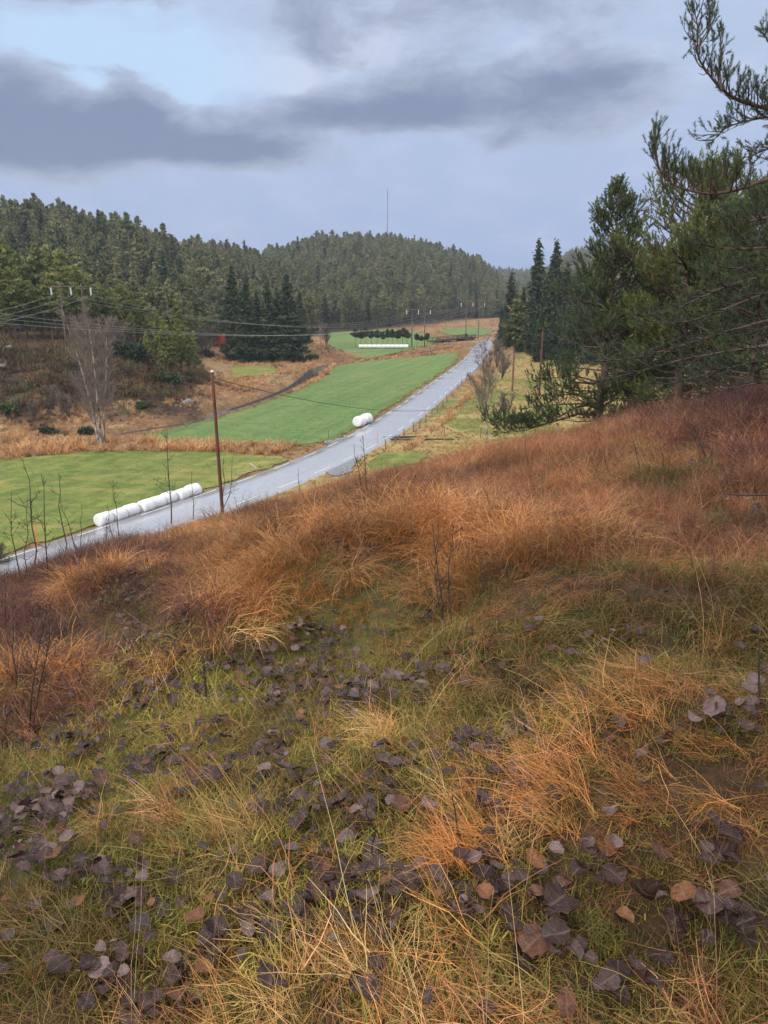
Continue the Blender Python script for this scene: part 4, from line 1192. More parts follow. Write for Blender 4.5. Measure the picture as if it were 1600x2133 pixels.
X, Y = jgrid(-560, 520, 130, 820, 5.1); r = np.hypot(X, Y); p = pxa(X, Y)
ra0 = np.interp(p, [-400, 0, 350, 460, 500, 560, 640, 760], [170, 172, 182, 246, 262, 268, 296, 336]); ra1 = np.interp(p, [-400, 0, 300, 550, 760], [420, 430, 455, 500, 520])
rb0 = np.interp(p, [300, 640, 800, 900, 940, 1000, 1140], [335, 338, 347, 400, 440, 480, 500]); rb1 = np.interp(p, [300, 800, 1140], [660, 700, 740])
mask = ((p < 660) & (p > -260) & (r > ra0) & (r < ra1 + 25)) | ((p > 520) & (p < 1120) & (r > rb0) & (r < rb1 + 25)) | ((p > 1080) & (p < 1800) & (r > 215) & (r < 330))
X, Y, r, p = X[mask], Y[mask], r[mask], p[mask]
X2, Y2 = jgrid(150, 1100, 900, 1540, 9.0); r2, p2 = np.hypot(X2, Y2), pxa(X2, Y2); m2 = (p2 > 940) & (p2 < 1700) & (r2 > 900) & (r2 < 1530)
X, Y, r, p = (np.concatenate(z_) for z_ in ((X, X2[m2]), (Y, Y2[m2]), (r, r2[m2]), (p, p2[m2])))
Zt = terrain(X, Y)
hh = rng.normal(12.2, 2.6, len(X)).clip(6, 19) * (1 + 0.25 * vnoise(X * 0.02, Y * 0.02, 61)) * np.where(r < 260, 0.92, 1.0)
kind = np.where(vnoise(X * 0.018, Y * 0.018, 62) + rng.normal(size=len(X)) * 0.22 > 0.28, 6 + rng.integers(0, 3, len(X)), rng.integers(0, 6, len(X)))
order = np.argsort(r)
inview = (p > -20) & (p < 1620)
near_idx = [i_ for i_ in order if inview[i_] and (p[i_] < 1060)][:230]
rest = np.setdiff1d(np.arange(len(X)), near_idx)
for i_ in near_idx:
    sp = kind[i_] >= 6
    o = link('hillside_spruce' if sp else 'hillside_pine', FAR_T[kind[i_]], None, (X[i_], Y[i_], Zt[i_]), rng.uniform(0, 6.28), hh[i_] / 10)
    if p[i_] < 600: tag(o, ('narrow dark spruce' if sp else 'olive green pine') + ' among the front trees of the western forested slope', 'tree', 'front spruces of the western slope' if sp else 'front pines of the western slope')
    else: tag(o, ('narrow dark spruce' if sp else 'olive green pine') + ' at the foot of the hill carrying the mast', 'tree', 'front spruces below the mast hill' if sp else 'front pines below the mast hill')


# ---- scattered growth drawn as instances on a point mesh
HID = bpy.data.collections.new('growth_sources')


def source_collection(name, meshes):
    c = bpy.data.collections.new(name)
    for k, me in enumerate(meshes):
        o = bpy.data.objects.new(f'{name}_source_{chr(97 + k)}', me); c.objects.link(o)
    return c


def scatter(name, P, rot, scl, idx, tint, coll, label=None, cat=None):
    me = bpy.data.meshes.new(name)
    n = len(P); me.vertices.add(n); me.vertices.foreach_set('co', np.asarray(P, np.float32).ravel())
    for nm, ty, dat, key in (('rot', 'FLOAT_VECTOR', rot, 'vector'), ('scl', 'FLOAT', scl, 'value'), ('idx', 'INT', idx, 'value'), ('tint', 'FLOAT_COLOR', np.concatenate([tint, np.ones((n, 1))], 1), 'color')):
        a = me.attributes.new(nm, ty, 'POINT')
        a.data.foreach_set(key, np.asarray(dat, np.int32 if ty == 'INT' else np.float32).ravel())
    o = link(name, me); tag(o, label, cat, kind='stuff')
    ng = bpy.data.node_groups.new(name + '_growth', 'GeometryNodeTree')
    ng.interface.new_socket('Geometry', in_out='INPUT', socket_type='NodeSocketGeometry'); ng.interface.new_socket('Geometry', in_out='OUTPUT', socket_type='NodeSocketGeometry')
    gi, go = ng.nodes.new('NodeGroupInput'), ng.nodes.new('NodeGroupOutput')
    ci = ng.nodes.new('GeometryNodeCollectionInfo'); ci.inputs['Collection'].default_value = coll
    ci.inputs['Separate Children'].default_value = True; ci.inputs['Reset Children'].default_value = True
    ip = ng.nodes.new('GeometryNodeInstanceOnPoints'); ip.inputs['Pick Instance'].default_value = True

    def attr(nm, ty):
        a = ng.nodes.new('GeometryNodeInputNamedAttribute'); a.data_type = ty; a.inputs['Name'].default_value = nm; return a.outputs['Attribute']
    L = ng.links.new
    L(gi.outputs[0], ip.inputs['Points']); L(ci.outputs[0], ip.inputs['Instance']); L(attr('idx', 'INT'), ip.inputs['Instance Index'])
    L(attr('rot', 'FLOAT_VECTOR'), ip.inputs['Rotation']); L(attr('scl', 'FLOAT'), ip.inputs['Scale']); L(ip.outputs[0], go.inputs[0])
    md = o.modifiers.new('growth', 'NODES'); md.node_group = ng
    return o


fc = source_collection('forest_tree', FAR_T)
n = len(rest)
scatter('forest', np.stack([X[rest], Y[rest], Zt[rest]], -1), np.stack([0 * X[rest], 0 * X[rest], rng.uniform(0, 6.28, n)], -1), hh[rest] / 10, kind[rest], np.ones((n, 3)), fc,
        'dense dark conifer forest covering the hills behind the fields', 'forest')


# ---- bare deciduous trees
def bare_tree(name, base, stems, seed, mats, label, twl=0.9, nb=26, tw=10, r_tw=0.010, cat='tree', parts=True, group=None, tl=1.0):
    """stems: polylines in world space, with branches, twigs and finer twigs"""
    rng = np.random.default_rng(seed); W, B = Geo(), Geo(); base = np.asarray(base, float)
    for P, r0 in stems:
        P = np.asarray(P, float); n0 = len(P)
        q = np.linspace(0, n0 - 1, n0 * 3 - 2); P = smooth(np.stack([np.interp(q, np.arange(n0), P[:, c]) for c in range(3)], -1), 2)
        s = np.linspace(0, 1, len(P)); L = np.linalg.norm(np.diff(P, axis=0), axis=1).sum()
        W.tube(P - base, r0 * (1 - 0.85 * s) + 0.004, 7, cap=False)
        for k in range(nb):
            t = 0.2 + 0.8 * (k + rng.uniform()) / nb; i_ = min(int(t * (len(P) - 1)), len(P) - 2)
            p0 = P[i_]; d = unit(P[i_ + 1] - P[i_]); az = rng.uniform(0, 6.28)
            d1 = unit(d * rng.uniform(0.5, 1.1) + np.array([math.cos(az), math.sin(az), 0.15]) * rng.uniform(0.5, 0.9))
            l1 = twl * L * 0.3 * (1.1 - 0.75 * t) * rng.uniform(0.6, 1.2)
            Q = [p0]
            for _ in range(4): d1 = unit(d1 + rng.normal(size=3) * 0.12 + np.array([0, 0, 0.10])); Q.append(Q[-1] + d1 * l1 / 4)
            Q = np.array(Q); r1 = max(r0 * 0.28 * (1.05 - t), r_tw * 1.3)
            B.tube(Q - base, np.linspace(r1, r_tw, 5), 3, cap=False)
            for _ in range(tw):
                f = rng.uniform(0.25, 1.0) * 4; j = min(int(f), 3); pp = Q[j] + (Q[j + 1] - Q[j]) * (f - j)
                d2 = unit(unit(Q[j + 1] - Q[j]) + rng.normal(size=3) * 0.6); l2 = l1 * rng.uniform(0.2, 0.5)
                B.tube(np.array([pp, pp + d2 * l2 * 0.5, pp + unit(d2 + [0, 0, 0.25]) * l2]) - base, [r_tw, r_tw * 0.8, r_tw * 0.6], 3, cap=False)
    t = empty(name, base); tag(t, label, cat, group)
    link('trunk', W.mesh(name + '_trunk', [M[mats[0]]], smooth=True), t)
    link('branches', B.mesh(name + '_branches', [M[mats[1]]]), t)
    return t


def pxs(lst, d): return np.array([pt(x_, y_, d) for x_, y_ in lst])


q = fl(207, 931); D_ = q[1] * CP - q[2] * SP
bare_tree('birch_tree', q, [(np.concatenate([[q], pxs([(196, 870), (174, 780), (152, 712), (131, 650)], D_ + 1)]), 0.16), (np.concatenate([[q + [0.3, 0, 0]], pxs([(205, 860), (199, 780), (190, 710), (178, 640)], D_)]), 0.17),
                            (np.concatenate([[q + [0.5, 0.2, 0]], pxs([(216, 860), (222, 790), (221, 720), (224, 665)], D_)]), 0.13)], 51, ('birch', 'birch_twig'), 'tall leafless birch with three pale stems in front of the heather knoll', twl=0.75, nb=56, tw=24, r_tw=0.011)
q = fl(1016, 925); D_ = q[1] * CP - q[2] * SP
bare_tree('birch_tree', q, [(np.concatenate([[q], pxs([(1012, 870), (1013, 830), (1010, 790), (1006, 755), (1003, 715)], D_)]), 0.13), (np.concatenate([pxs([(1013, 835)], D_), pxs([(1022, 805), (1018, 770), (1022, 730)], D_)]), 0.06),
                            (np.concatenate([pxs([(1012, 860)], D_), pxs([(1000, 830), (988, 800), (975, 780)], D_)]), 0.05)], 52, ('birch', 'birch_twig'), 'leafless shrubby birch standing between the road and the brow pine branch', twl=1.0, nb=40, tw=18, r_tw=0.014)
q = fl(669, 724); q[2] = gz(q[0], q[1]); D_ = q[1] * CP - q[2] * SP
bare_tree('birch_tree', q, [(np.concatenate([[q], pxs([(667, 690), (665, 655), (668, 635)], D_)]), 0.2)], 53, ('birch', 'birch_twig'), 'slim white birch trunk beside the dark spruce clump', twl=0.8, nb=26, tw=10, r_tw=0.02)
for k, (px, yb, yt, lb) in enumerate([(110, 860, 800, 'low bare brown shrub on the heather slope'), (186, 730, 655, 'reddish leafless birch on top of the knoll beside the power pole frame'), (225, 735, 660, 'reddish leafless birch in front of the young pines'), (250, 745, 668, 'leafless birch beside the big boulder on the knoll'),
                                      (1035, 765, 705, 'bare brown shrub crowding the road bend'), (1045, 790, 735, 'bare brown shrub below the tall pasture pine'), (1050, 870, 815, 'low dense bare shrub in the pasture'), (432, 735, 680, 'slim leafless birches beside the red cabin track'), (680, 722, 672, 'leafless reddish tree beside the white birch trunk'),
                                      (145, 870, 820, 'grey bare shrub low on the knoll slope'), (70, 875, 835, 'small grey bare shrub at the foot of the knoll')]):
    q = at(px, yb); D_ = q[1] * CP - q[2] * SP; h = (yb - yt) / F * D_
    rg = np.random.default_rng(300 + k)
    st_ = [(np.array([q, q + [rg.normal() * 0.12 * h, rg.normal() * 0.1 * h, h * 0.5], q + [rg.normal() * 0.22 * h, rg.normal() * 0.2 * h, h * 0.95]]), 0.016 * h + 0.01) for _ in range(4)]
    bare_tree('bare_shrub' if 'shrub' in lb else 'birch_tree', q, st_, 400 + k, ('birch' if 'birch' in lb else 'lichen', 'birch_twig'), lb, twl=1.3, nb=24, tw=14, r_tw=0.02, cat='shrub' if 'shrub' in lb else 'tree')


# ---- saplings on the slope: base pixel, top pixel, stems, branchiness, label
SAP = [((48, 1215), (22, 1025), 2, 8, 'forked bare sapling nearest the small pine at the picture edge'), ((71, 1185), (52, 955), 1, 9, 'tall slim bare sapling crossing the near field, second from the picture edge'),
       ((111, 1240), (90, 985), 1, 8, 'bare sapling with few side twigs before the road, third from the picture edge'), ((133, 1175), (122, 980), 1, 4, 'straight thin bare sapling with hardly any twigs before the near field'),
       ((160, 1150), (125, 1030), 1, 5, 'sapling bent westward just before the first bale'), ((168, 1145), (169, 1050), 1, 3, 'short thin sapling beside the bent one'),
       ((221, 1138), (228, 1070), 2, 4, 'short twin stem sapling before the first white bale'), ((243, 1150), (224, 1045), 1, 5, 'slim sapling crossing the second white bale'), ((253, 1140), (234, 998), 1, 5, 'slim taller sapling crossing the third white bale'),
       ((357, 1096), (348, 895), 1, 10, 'tallest branching sapling crossing the far bales of the roadside row'), ((404, 1088), (398, 980), 1, 3, 'thin sapling at the far end of the roadside bale row'), ((458, 1078), (463, 952), 2, 5, 'forked dead sapling in front of the tall reddish pole'),
       ((207, 1185), (206, 1120), 1, 4, 'short sapling in the grass below the first bale'), ((325, 1215), (300, 1130), 1, 4, 'leaning sapling in the tan grass below the bale row'), ((365, 1235), (352, 1180), 1, 4, 'small leaning twig sapling in the tan grass'),
       ((437, 1178), (440, 1110), 1, 3, 'straight sapling alone in the tan grass'), ((437, 1275), (441, 1195), 1, 3, 'dark straight sapling above the leaf covered hollow'), ((625, 1025), (620, 975), 1, 4, 'small sapling on the crest against the road'),
       ((768, 1055), (757, 902), 2, 6, 'forked sapling standing against the grey gravel exit'), ((925, 1330), (902, 1075), 3, 10, 'three stemmed bare sapling in the middle of the slope'), ((944, 1045), (938, 985), 1, 3, 'short sapling in red grass above the three stemmed one'),
       ((1100, 985), (1092, 880), 1, 2, 'thin stem on the brow below the low pine branch'), ((1252, 1000), (1228, 935), 1, 3, 'thin reddish stem on the brow, lower of a loose pair'), ((1268, 995), (1246, 890), 1, 3, 'thin reddish stem on the brow under the lone pine'),
       ((1335, 985), (1310, 885), 1, 4, 'leaning reddish stem in the dark red twigs'), ((1385, 985), (1368, 890), 1, 4, 'reddish stem among the dark red twigs under the boughs'), ((1480, 960), (1440, 870), 2, 5, 'twin reddish stems under the overhanging boughs'),
       ((1555, 970), (1500, 900), 1, 5, 'slanting twig stem near the picture edge below the boughs'), ((1335, 1165), (1322, 1095), 1, 2, 'short dark stem in the yellow grass'), ((432, 1480), (412, 1300), 3, 4, 'three thin stems rising from the leaf litter'),
       ((62, 1535), (110, 1230), 2, 12, 'dark crooked sapling with wet twigs at the picture edge'), ((775, 1835), (768, 1640), 1, 1, 'thin bare stem standing among the nearest leaf heaps'), ((968, 1785), (942, 1640), 1, 1, 'thin dark stem leaning in the combed orange straw'),
       ((1592, 1490), (1584, 1290), 1, 3, 'thin stem beside the picture edge above the straw tussock'), ((505, 1088), (488, 1030), 1, 3, 'little sapling on the crest right of the reddish pole'), ((562, 1168), (566, 1115), 1, 3, 'little straight stem in the middle of the tan grass'),
       ((20, 1330), (8, 1180), 1, 5, 'slim sapling rising at the picture edge in front of the road'), ((30, 1440), (26, 1240), 1, 5, 'slim dark sapling behind the crooked wet one')]
for k, (bp, tp, ns, nbr, lb) in enumerate(SAP):
    q = at(*bp); rg = np.random.default_rng(500 + k); D_ = q[1] * CP - q[2] * SP
    tip = pt(tp[0], tp[1], D_ - 0.05 * (bp[1] - tp[1]) / F * D_); H = np.linalg.norm(tip - q)
    W = Geo()

    def twig(p0, p1, r0, r1, depth, bend):
        n_ = 6; t_ = np.linspace(0, 1, n_)[:, None]
        P = p0 * (1 - t_) + p1 * t_ + np.sin(t_ * math.pi) * bend + np.concatenate([np.zeros((1, 3)), rg.normal(size=(n_ - 1, 3)) * 0.014 * np.linalg.norm(p1 - p0)])
        W.tube(P - q, np.linspace(r0, r1, n_), 5 if depth == 0 else 3, cap=False)
        return P
    rs = max(0.0042, 0.0054 * H + 0.0003 * D_)
    for s in range(ns):
        tp_ = tip + (0 if s == 0 else 1) * np.array([rg.normal() * 0.16 * H, rg.normal() * 0.12 * H, -abs(rg.normal()) * 0.12 * H])
        P = twig(q + (s > 0) * rg.normal(size=3) * [0.03, 0.03, 0], tp_, rs * (1 if s == 0 else 0.8), rs * 0.3, 0, rg.normal(size=3) * 0.03 * H)
        for j in range(nbr):
            f = rg.uniform(0.3, 0.95) * 5; i_ = min(int(f), 4); pp = P[i_] + (P[i_ + 1] - P[i_]) * (f - i_)
            az = rg.uniform(0, 6.28); ln = H * rg.uniform(0.10, 0.30) * (1.15 - f / 6)
            e = pp + ln * unit([math.cos(az), math.sin(az) * 0.6, rg.uniform(0.5, 1.5)])
            P2 = twig(pp, e, rs * 0.45, rs * 0.2, 1, np.array([0, 0, -0.04 * ln]))
            if nbr > 3:
                for _ in range(2):
                    i2 = rg.integers(2, 5); twig(P2[i2], P2[i2] + ln * 0.45 * unit(rg.normal(size=3) + [0, 0, 0.9]), rs * 0.3, rs * 0.16, 1, np.zeros(3))
    tag(link('bare_sapling', W.mesh('bare_sapling', [M['twig']], smooth=True), None, q - [0, 0, 0.03]), lb, 'sapling')

# reddish twig reaching in at the picture edge with two hanging drops
q0 = pt(1720, 1045, 2.6); W = Geo()
P = np.array([pt(1720, 1040, 2.6), pt(1640, 1030, 2.6), pt(1580, 1031, 2.6), pt(1540, 1031, 2.6), pt(1512, 1029, 2.6)])
W.tube(P - q0, [0.005, 0.004, 0.0035, 0.003, 0.002], 6)
gq = np.array([q0[0] + 0.1, q0[1] + 0.2, gz(q0[0] + 0.1, q0[1] + 0.2)])
W.tube(np.array([gq - q0, (gq - q0) * 0.5 + [0.03, 0, 0.1], (0, 0, 0)]), [0.008, 0.007, 0.005], 6)
t = tag(link('wet_twig', W.mesh('wet_twig', [M['twig']], smooth=True), None, q0), 'reddish wet twig pointing in from the picture edge with two hanging drops', 'twig')
for px in (1516, 1558):
    g = Geo(); c_ = pt(px, 1033, 2.6) - q0; zz = np.linspace(0, 1, 9)
    g.tube(np.stack([0 * zz + c_[0], 0 * zz + c_[1], c_[2] - zz * 0.011], -1), 0.0045 * np.sin(np.clip(zz, 0.03, 0.985) * math.pi) ** 0.6 + 0.0002, 10)
    link('droplet', g.mesh('droplet', [M['drop']], smooth=True), t)


# ---- low evergreen bushes
def bush(px, py, w, h, label, mat='bush', seed=0, name='juniper_bush', d=None):
    q = at(px, py) if d is None else pt(px, py, d)
    if d is not None: q[2] = gz(q[0], q[1])
    rg = np.random.default_rng(seed); c, wd_ = Geo(), Geo()
    n = 14; C, D = [], []
    for k in range(n):
        az = rg.uniform(0, 6.28); e = rg.uniform(0.2, 1.2); L = rg.uniform(0.6, 1.0)
        tip = np.array([math.cos(az) * math.cos(e) * w, math.sin(az) * math.cos(e) * w * 0.7, math.sin(e) * h]) * L
        wd_.tube(np.array([[0, 0, -0.05], tip * 0.5 + [0, 0, 0.04], tip]), [0.03, 0.02, 0.008], 4, cap=False)
        u = rg.uniform(0.25, 1.05, 170)[:, None]; C.append(tip * u + rg.normal(size=(170, 3)) * 0.16 * min(w, h) * 1.0); D.append(np.tile(unit(tip) + [0, 0, 0.4], (170, 1)))
    c.tris(np.concatenate(C), np.concatenate(D), 0.13 * (w + h) * 0.5 + 0.03, np.clip(rg.normal(0.5, 0.2, n * 170), 0, 1), rg)
    t = empty(name, q); tag(t, label, 'bush')
    link('stems', wd_.mesh(name + '_stems', [M['bark']]), t); link('foliage', c.mesh(name + '_foliage', [M[mat]]), t)


bush(430, 1038, 0.85, 0.45, 'low dark green juniper left of the reddish pole', seed=1, d=43)
bush(478, 1030, 1.2, 0.55, 'low dark green juniper at the foot of the reddish pole', seed=2, d=43)
bush(272, 752, 3.2, 3.4, 'dark evergreen shrub beside the big boulder on the knoll', 'spruce', 3)
bush(345, 800, 3.0, 1.8, 'bright green low bush at the end of the knoll', seed=4)
bush(100, 905, 1.4, 1.0, 'small dark green bush in the orange bracken', seed=5, mat='spruce')
bush(180, 905, 1.2, 1.0, 'small dark green bush left of the tall birch foot', seed=6, mat='spruce')
bush(298, 850, 1.6, 0.9, 'dull green bush in the orange bracken right of the birch', seed=7)
bush(1075, 880, 1.6, 1.2, 'small dark shrub in the pasture above the low pine branch', seed=8, mat='spruce')
bush(20, 860, 2.2, 1.4, 'green bush at the foot of the heather slope by the picture edge', seed=9)
bush(425, 742, 2.4, 1.8, 'dark round bush beside the track to the red cabin', seed=10, mat='spruce')
bush(650, 750, 2.6, 1.4, 'brownish green shrub on the bank by the stream', seed=11)
# ================================================================== GRASS, LITTER
def tuft(nb_, l0, l1, disc, e0, e1, bend0, bend1, width, segs, seed, az_mean=None, az_sd=0.8, name='tuft', mat='blade', wig=0.12):
    rng = np.random.default_rng(seed)
    az = rng.uniform(0, 6.283, nb_) if az_mean is None else rng.normal(az_mean, az_sd, nb_)
    rr_ = disc * np.sqrt(rng.uniform(0, 1, nb_)); th = rng.uniform(0, 6.283, nb_)
    L = rng.uniform(l0, l1, nb_); e = rng.uniform(e0, e1, nb_); bd = rng.uniform(bend0, bend1, nb_); tw = rng.normal(size=nb_) * 0.5
    P = np.zeros((nb_, segs + 1, 3)); P[:, 0, 0] = rr_ * np.cos(th); P[:, 0, 1] = rr_ * np.sin(th); P[:, 0, 2] = -0.015
    for k in range(segs):
        t = (k + 0.5) / segs
        ek = e - bd * t ** 1.3 + rng.normal(size=nb_) * wig; ak = az + tw * t + rng.normal(size=nb_) * wig
        P[:, k + 1] = P[:, k] + (L / segs)[:, None] * np.stack([np.cos(ak) * np.cos(ek), np.sin(ak) * np.cos(ek), np.sin(ek)], -1)
    P[..., 2] = np.maximum(P[..., 2], -0.02 + 0.02 * rng.uniform(0, 1, P.shape[:2]))
    sa = az + math.pi / 2 + rng.normal(size=nb_) * 0.7
    S = np.stack([np.cos(sa), np.sin(sa), rng.normal(size=nb_) * 0.3], -1)[:, None] * (width * np.linspace(1, 0.25, segs + 1))[None, :, None] * rng.uniform(0.6, 1.3, nb_)[:, None, None] * 0.5
    V = np.stack([P - S, P + S], 2).reshape(-1, 3)
    n = segs + 1
    a = (np.arange(nb_)[:, None] * n + np.arange(segs)[None]).ravel() * 2
    g = Geo(); v = np.repeat(rng.uniform(0, 1, nb_), n * 2)
    g.add(V, np.stack([a, a + 1, a + 3, a + 2], -1), None, v)
    return g.mesh(name, [M[mat]])


NV = 6
LONG = [tuft(34, 0.28, 0.62, 0.09, 0.6, 1.4, 1.1, 2.4, 0.0044, 5, 700 + k, az_mean=0.0, az_sd=1.1) for k in range(NV)]
MAT_ = [tuft(30, 0.20, 0.50, 0.16, 0.1, 0.6, 0.2, 0.9, 0.0042, 4, 720 + k, az_mean=0.0, az_sd=0.75) for k in range(NV)]
SHORT = [tuft(52, 0.05, 0.14, 0.10, 0.5, 1.5, 0.3, 1.5, 0.0036, 3, 740 + k) for k in range(NV)]
HEATH = [tuft(44, 0.14, 0.38, 0.12, 0.5, 1.5, 0.3, 1.6, 0.0040, 4, 760 + k, wig=0.2) for k in range(NV)]
MOSS = [tuft(110, 0.02, 0.055, 0.10, 0.5, 1.5, 0.0, 0.8, 0.004, 2, 780 + k) for k in range(3)]
STALK = [tuft(3, 0.30, 0.65, 0.10, 0.5, 1.5, 0.1, 1.1, 0.0030, 5, 790 + k, wig=0.10) for k in range(4)]
BANK_TUFT = [tuft(34, 0.55, 1.15, 0.26, 0.8, 1.5, 0.3, 1.5, 0.045, 3, 800 + k, name='bank_tuft', mat='blade_far') for k in range(NV)]
HEAP = [tuft(60, 0.25, 0.7, 0.40, 0.3, 1.5, 0.1, 1.2, 0.06, 2, 820 + k, name='heather_tuft', mat='blade_far', wig=0.3) for k in range(NV)]

rng = np.random.default_rng(2024)
S_t, R_t, G_t, D_t = [], [], [], []


def sample_slope(r0, r1, dens, amax=43):
    A = 0.5 * (r1 * r1 - r0 * r0) * 2 * R_(amax); n = int(A * dens)
    r = np.sqrt(rng.uniform(r0 * r0, r1 * r1, n)); a = rng.uniform(-R_(amax), R_(amax), n)
    return r * np.sin(a), r * np.cos(a), r


def blob(px, py, lst):
    w = np.zeros(len(px))
    for cx, cy, sx, sy, k in lst: w += k * np.exp(-((px - cx) / sx) ** 2 - ((py - cy) / sy) ** 2)
    return w


def zone_weights(x, y):
    z = terrain(x, y); px, py, d = project(np.stack([x, y, z], -1))
    n1 = vnoise(x * 1.1, y * 1.1, 31); n2 = vnoise(x * 2.6, y * 2.6, 32); n3 = vnoise(x * 0.4, y * 0.4, 33)
    up = sstep(1230, 1120, py) * sstep(520, 760, px)
    left = sstep(1330, 1230, py) * sstep(760, 560, px)
    low = 1 - np.maximum(up, left)
    S = 0.55 * up + 1.1 * left + 0.14 * low + blob(px, py, [(640, 1240, 150, 85, 3.5), (520, 1180, 160, 60, 2), (900, 1125, 260, 45, 2.2), (1080, 1290, 260, 70, 1.8), (1260, 1210, 250, 55, 1.3), (1360, 1480, 170, 90, 2.2), (1230, 1650, 280, 85, 4.0),
                                                           (1480, 1760, 160, 100, 2.6), (1060, 1790, 180, 45, 2.6), (60, 2110, 130, 40, 1.4), (620, 2120, 170, 30, 1.6), (1050, 1440, 150, 50, 0.8), (850, 1900, 80, 50, 0.5), (180, 1720, 140, 60, 0.7), (760, 1000, 200, 30, 1.0)])
    Rr = 1.6 * up + 0.45 * left + 0.10 * low + blob(px, py, [(800, 1040, 260, 60, 1.2), (1150, 1000, 200, 40, 1)])
    G = (0.22 + 0.9 * np.clip(n3 + 0.05, 0, 1)) * up + 0.15 * left + 1.5 * low + blob(px, py, [(1400, 1000, 160, 40, 1.3), (1050, 1130, 80, 30, .5), (1560, 1110, 90, 40, 1.2), (700, 1360, 250, 60, 1.2), (1300, 1350, 200, 50, .8)])
    Dd = blob(px, py, [(430, 1330, 120, 60, 5), (230, 1205, 130, 40, 4), (60, 1370, 100, 120, 5), (1560, 880, 100, 65, 5), (1400, 885, 120, 30, 1.0), (850, 1055, 150, 35, 0.9), (600, 1100, 90, 30, 1.0)])
    S = S * (1 + 2.2 * np.clip(n1, -0.45, 0.5)); G = G * (1 - 1.6 * np.clip(n1, -0.5, 0.5)) * (1 + n2)
    Rr = Rr * (1 + 1.5 * n3)
    return px, py, np.clip(np.stack([S, Rr, G, Dd], -1), 0, None), n1, n2


def tints(base, n, sd=0.27, hue=0.08):
    c = np.array(base)[None] * np.exp(rng.normal(size=(n, 1)) * sd) * np.exp(rng.normal(size=(n, 3)) * hue)
    return np.clip(c, 0, 0.9)


HEAPS = [(1080, 1890, 80, 32, 24), (1270, 1815, 60, 24, 14), (1440, 1945, 110, 36, 30), (1500, 1800, 50, 34, 14), (880, 1890, 100, 36, 26), (700, 1900, 80, 66, 46), (560, 1930, 55, 46, 24), (300, 2050, 130, 46, 38), (1290, 2085, 60, 34, 14),
         (1130, 2010, 60, 28, 9), (995, 1600, 50, 24, 16), (1030, 1690, 45, 28, 12), (660, 1700, 85, 28, 28), (60, 1790, 100, 66, 60), (1500, 1530, 70, 34, 12), (280, 1870, 90, 34, 18), (280, 1250, 40, 30, 20), (280, 1340, 60, 40, 40), (640, 1325, 50, 18, 14)]


def leaf_cover(x, y, px, py):
    w = blob(px, py, [(380, 1460, 380, 100, 0.5), (130, 1570, 230, 90, 0.55), (500, 1620, 260, 50, 0.28), (80, 1740, 150, 110, 0.9), (300, 1350, 90, 120, 0.75), (270, 1240, 60, 40, 0.5), (640, 1480, 280, 80, 0.5), (660, 1710, 100, 35, 0.5), (900, 1480, 200, 90, 0.14), (1020, 1690, 60, 40, 0.35),
                  (1010, 1570, 60, 30, 0.7), (690, 1900, 100, 80, 1.3), (560, 1930, 70, 60, 0.7), (280, 1860, 160, 50, 0.4), (300, 2060, 220, 60, 0.8), (1060, 1880, 130, 40, 0.9), (880, 1890, 120, 40, 0.7), (1270, 1810, 90, 30, 0.8), (1400, 1940, 190, 45, 0.8), (1500, 1820, 60, 50, 0.6), (1130, 2000, 110, 40, 0.3),
                  (1290, 2060, 60, 50, 0.6), (1500, 1520, 90, 50, 0.3), (1330, 1340, 60, 25, 0.4), (1150, 1080, 60, 25, 0.3), (660, 1330, 60, 30, 0.7), (1330, 1110, 200, 40, 0.12), (780, 1600, 90, 30, 0.2), (900, 2120, 300, 30, 0.3)]) + np.where(py > 1300, np.where(px < 900, 0.12, 0.06), 0.01)
    cl_ = vnoise(x * 2.2, y * 2.2, 81) + 0.6 * vnoise(x * 5.5, y * 5.5, 82)
    cw = np.zeros(len(px))
    for cx, cy, sx, sy, n_ in HEAPS: cw = np.maximum(cw, 0.9 * np.exp(-((px - cx) / sx) ** 2 - ((py - cy) / sy) ** 2))
    return np.maximum(cw, w * np.clip(0.7 + 1.7 * cl_, 0.02, 2.0)).clip(0, 0.95)


GRASS = {k: [[], [], [], [], []] for k in ('long', 'mat', 'short', 'heath', 'moss', 'stalk')}


def put(key, x, y, scl, tint, az=None, tilt=0.25, nv=NV, dz=0.0):
    n = len(x)
    if n == 0: return
    z = terrain(x, y) + dz
    vn = 0.55 * vnoise(x * 0.75, y * 0.75, 51) + 0.5 * vnoise(x * 1.9, y * 1.9, 52)
    tint = np.clip(tint * np.clip(1 + 1.9 * vn, 0.22, 2.0)[:, None], 0.01, 0.72); scl = scl * (1 + 0.7 * vnoise(x * 1.4, y * 1.4, 53))
    # tilt with the slope
    gx = (terrain(x + 0.15, y) - terrain(x - 0.15, y)) / 0.3; gy = (terrain(x, y + 0.15) - terrain(x, y - 0.15)) / 0.3
    rot = np.stack([np.arctan(np.clip(gy, -0.9, 0.9)) * 0.7 + rng.normal(size=n) * tilt * 0.4, -np.arctan(np.clip(gx, -0.9, 0.9)) * 0.7 + rng.normal(size=n) * tilt * 0.4, (rng.uniform(0, 6.283, n) if az is None else az)], -1)
    for l_, v_ in zip(GRASS[key], (np.stack([x, y, z], -1), rot, scl, rng.integers(0, nv, n), tint)): l_.append(v_)


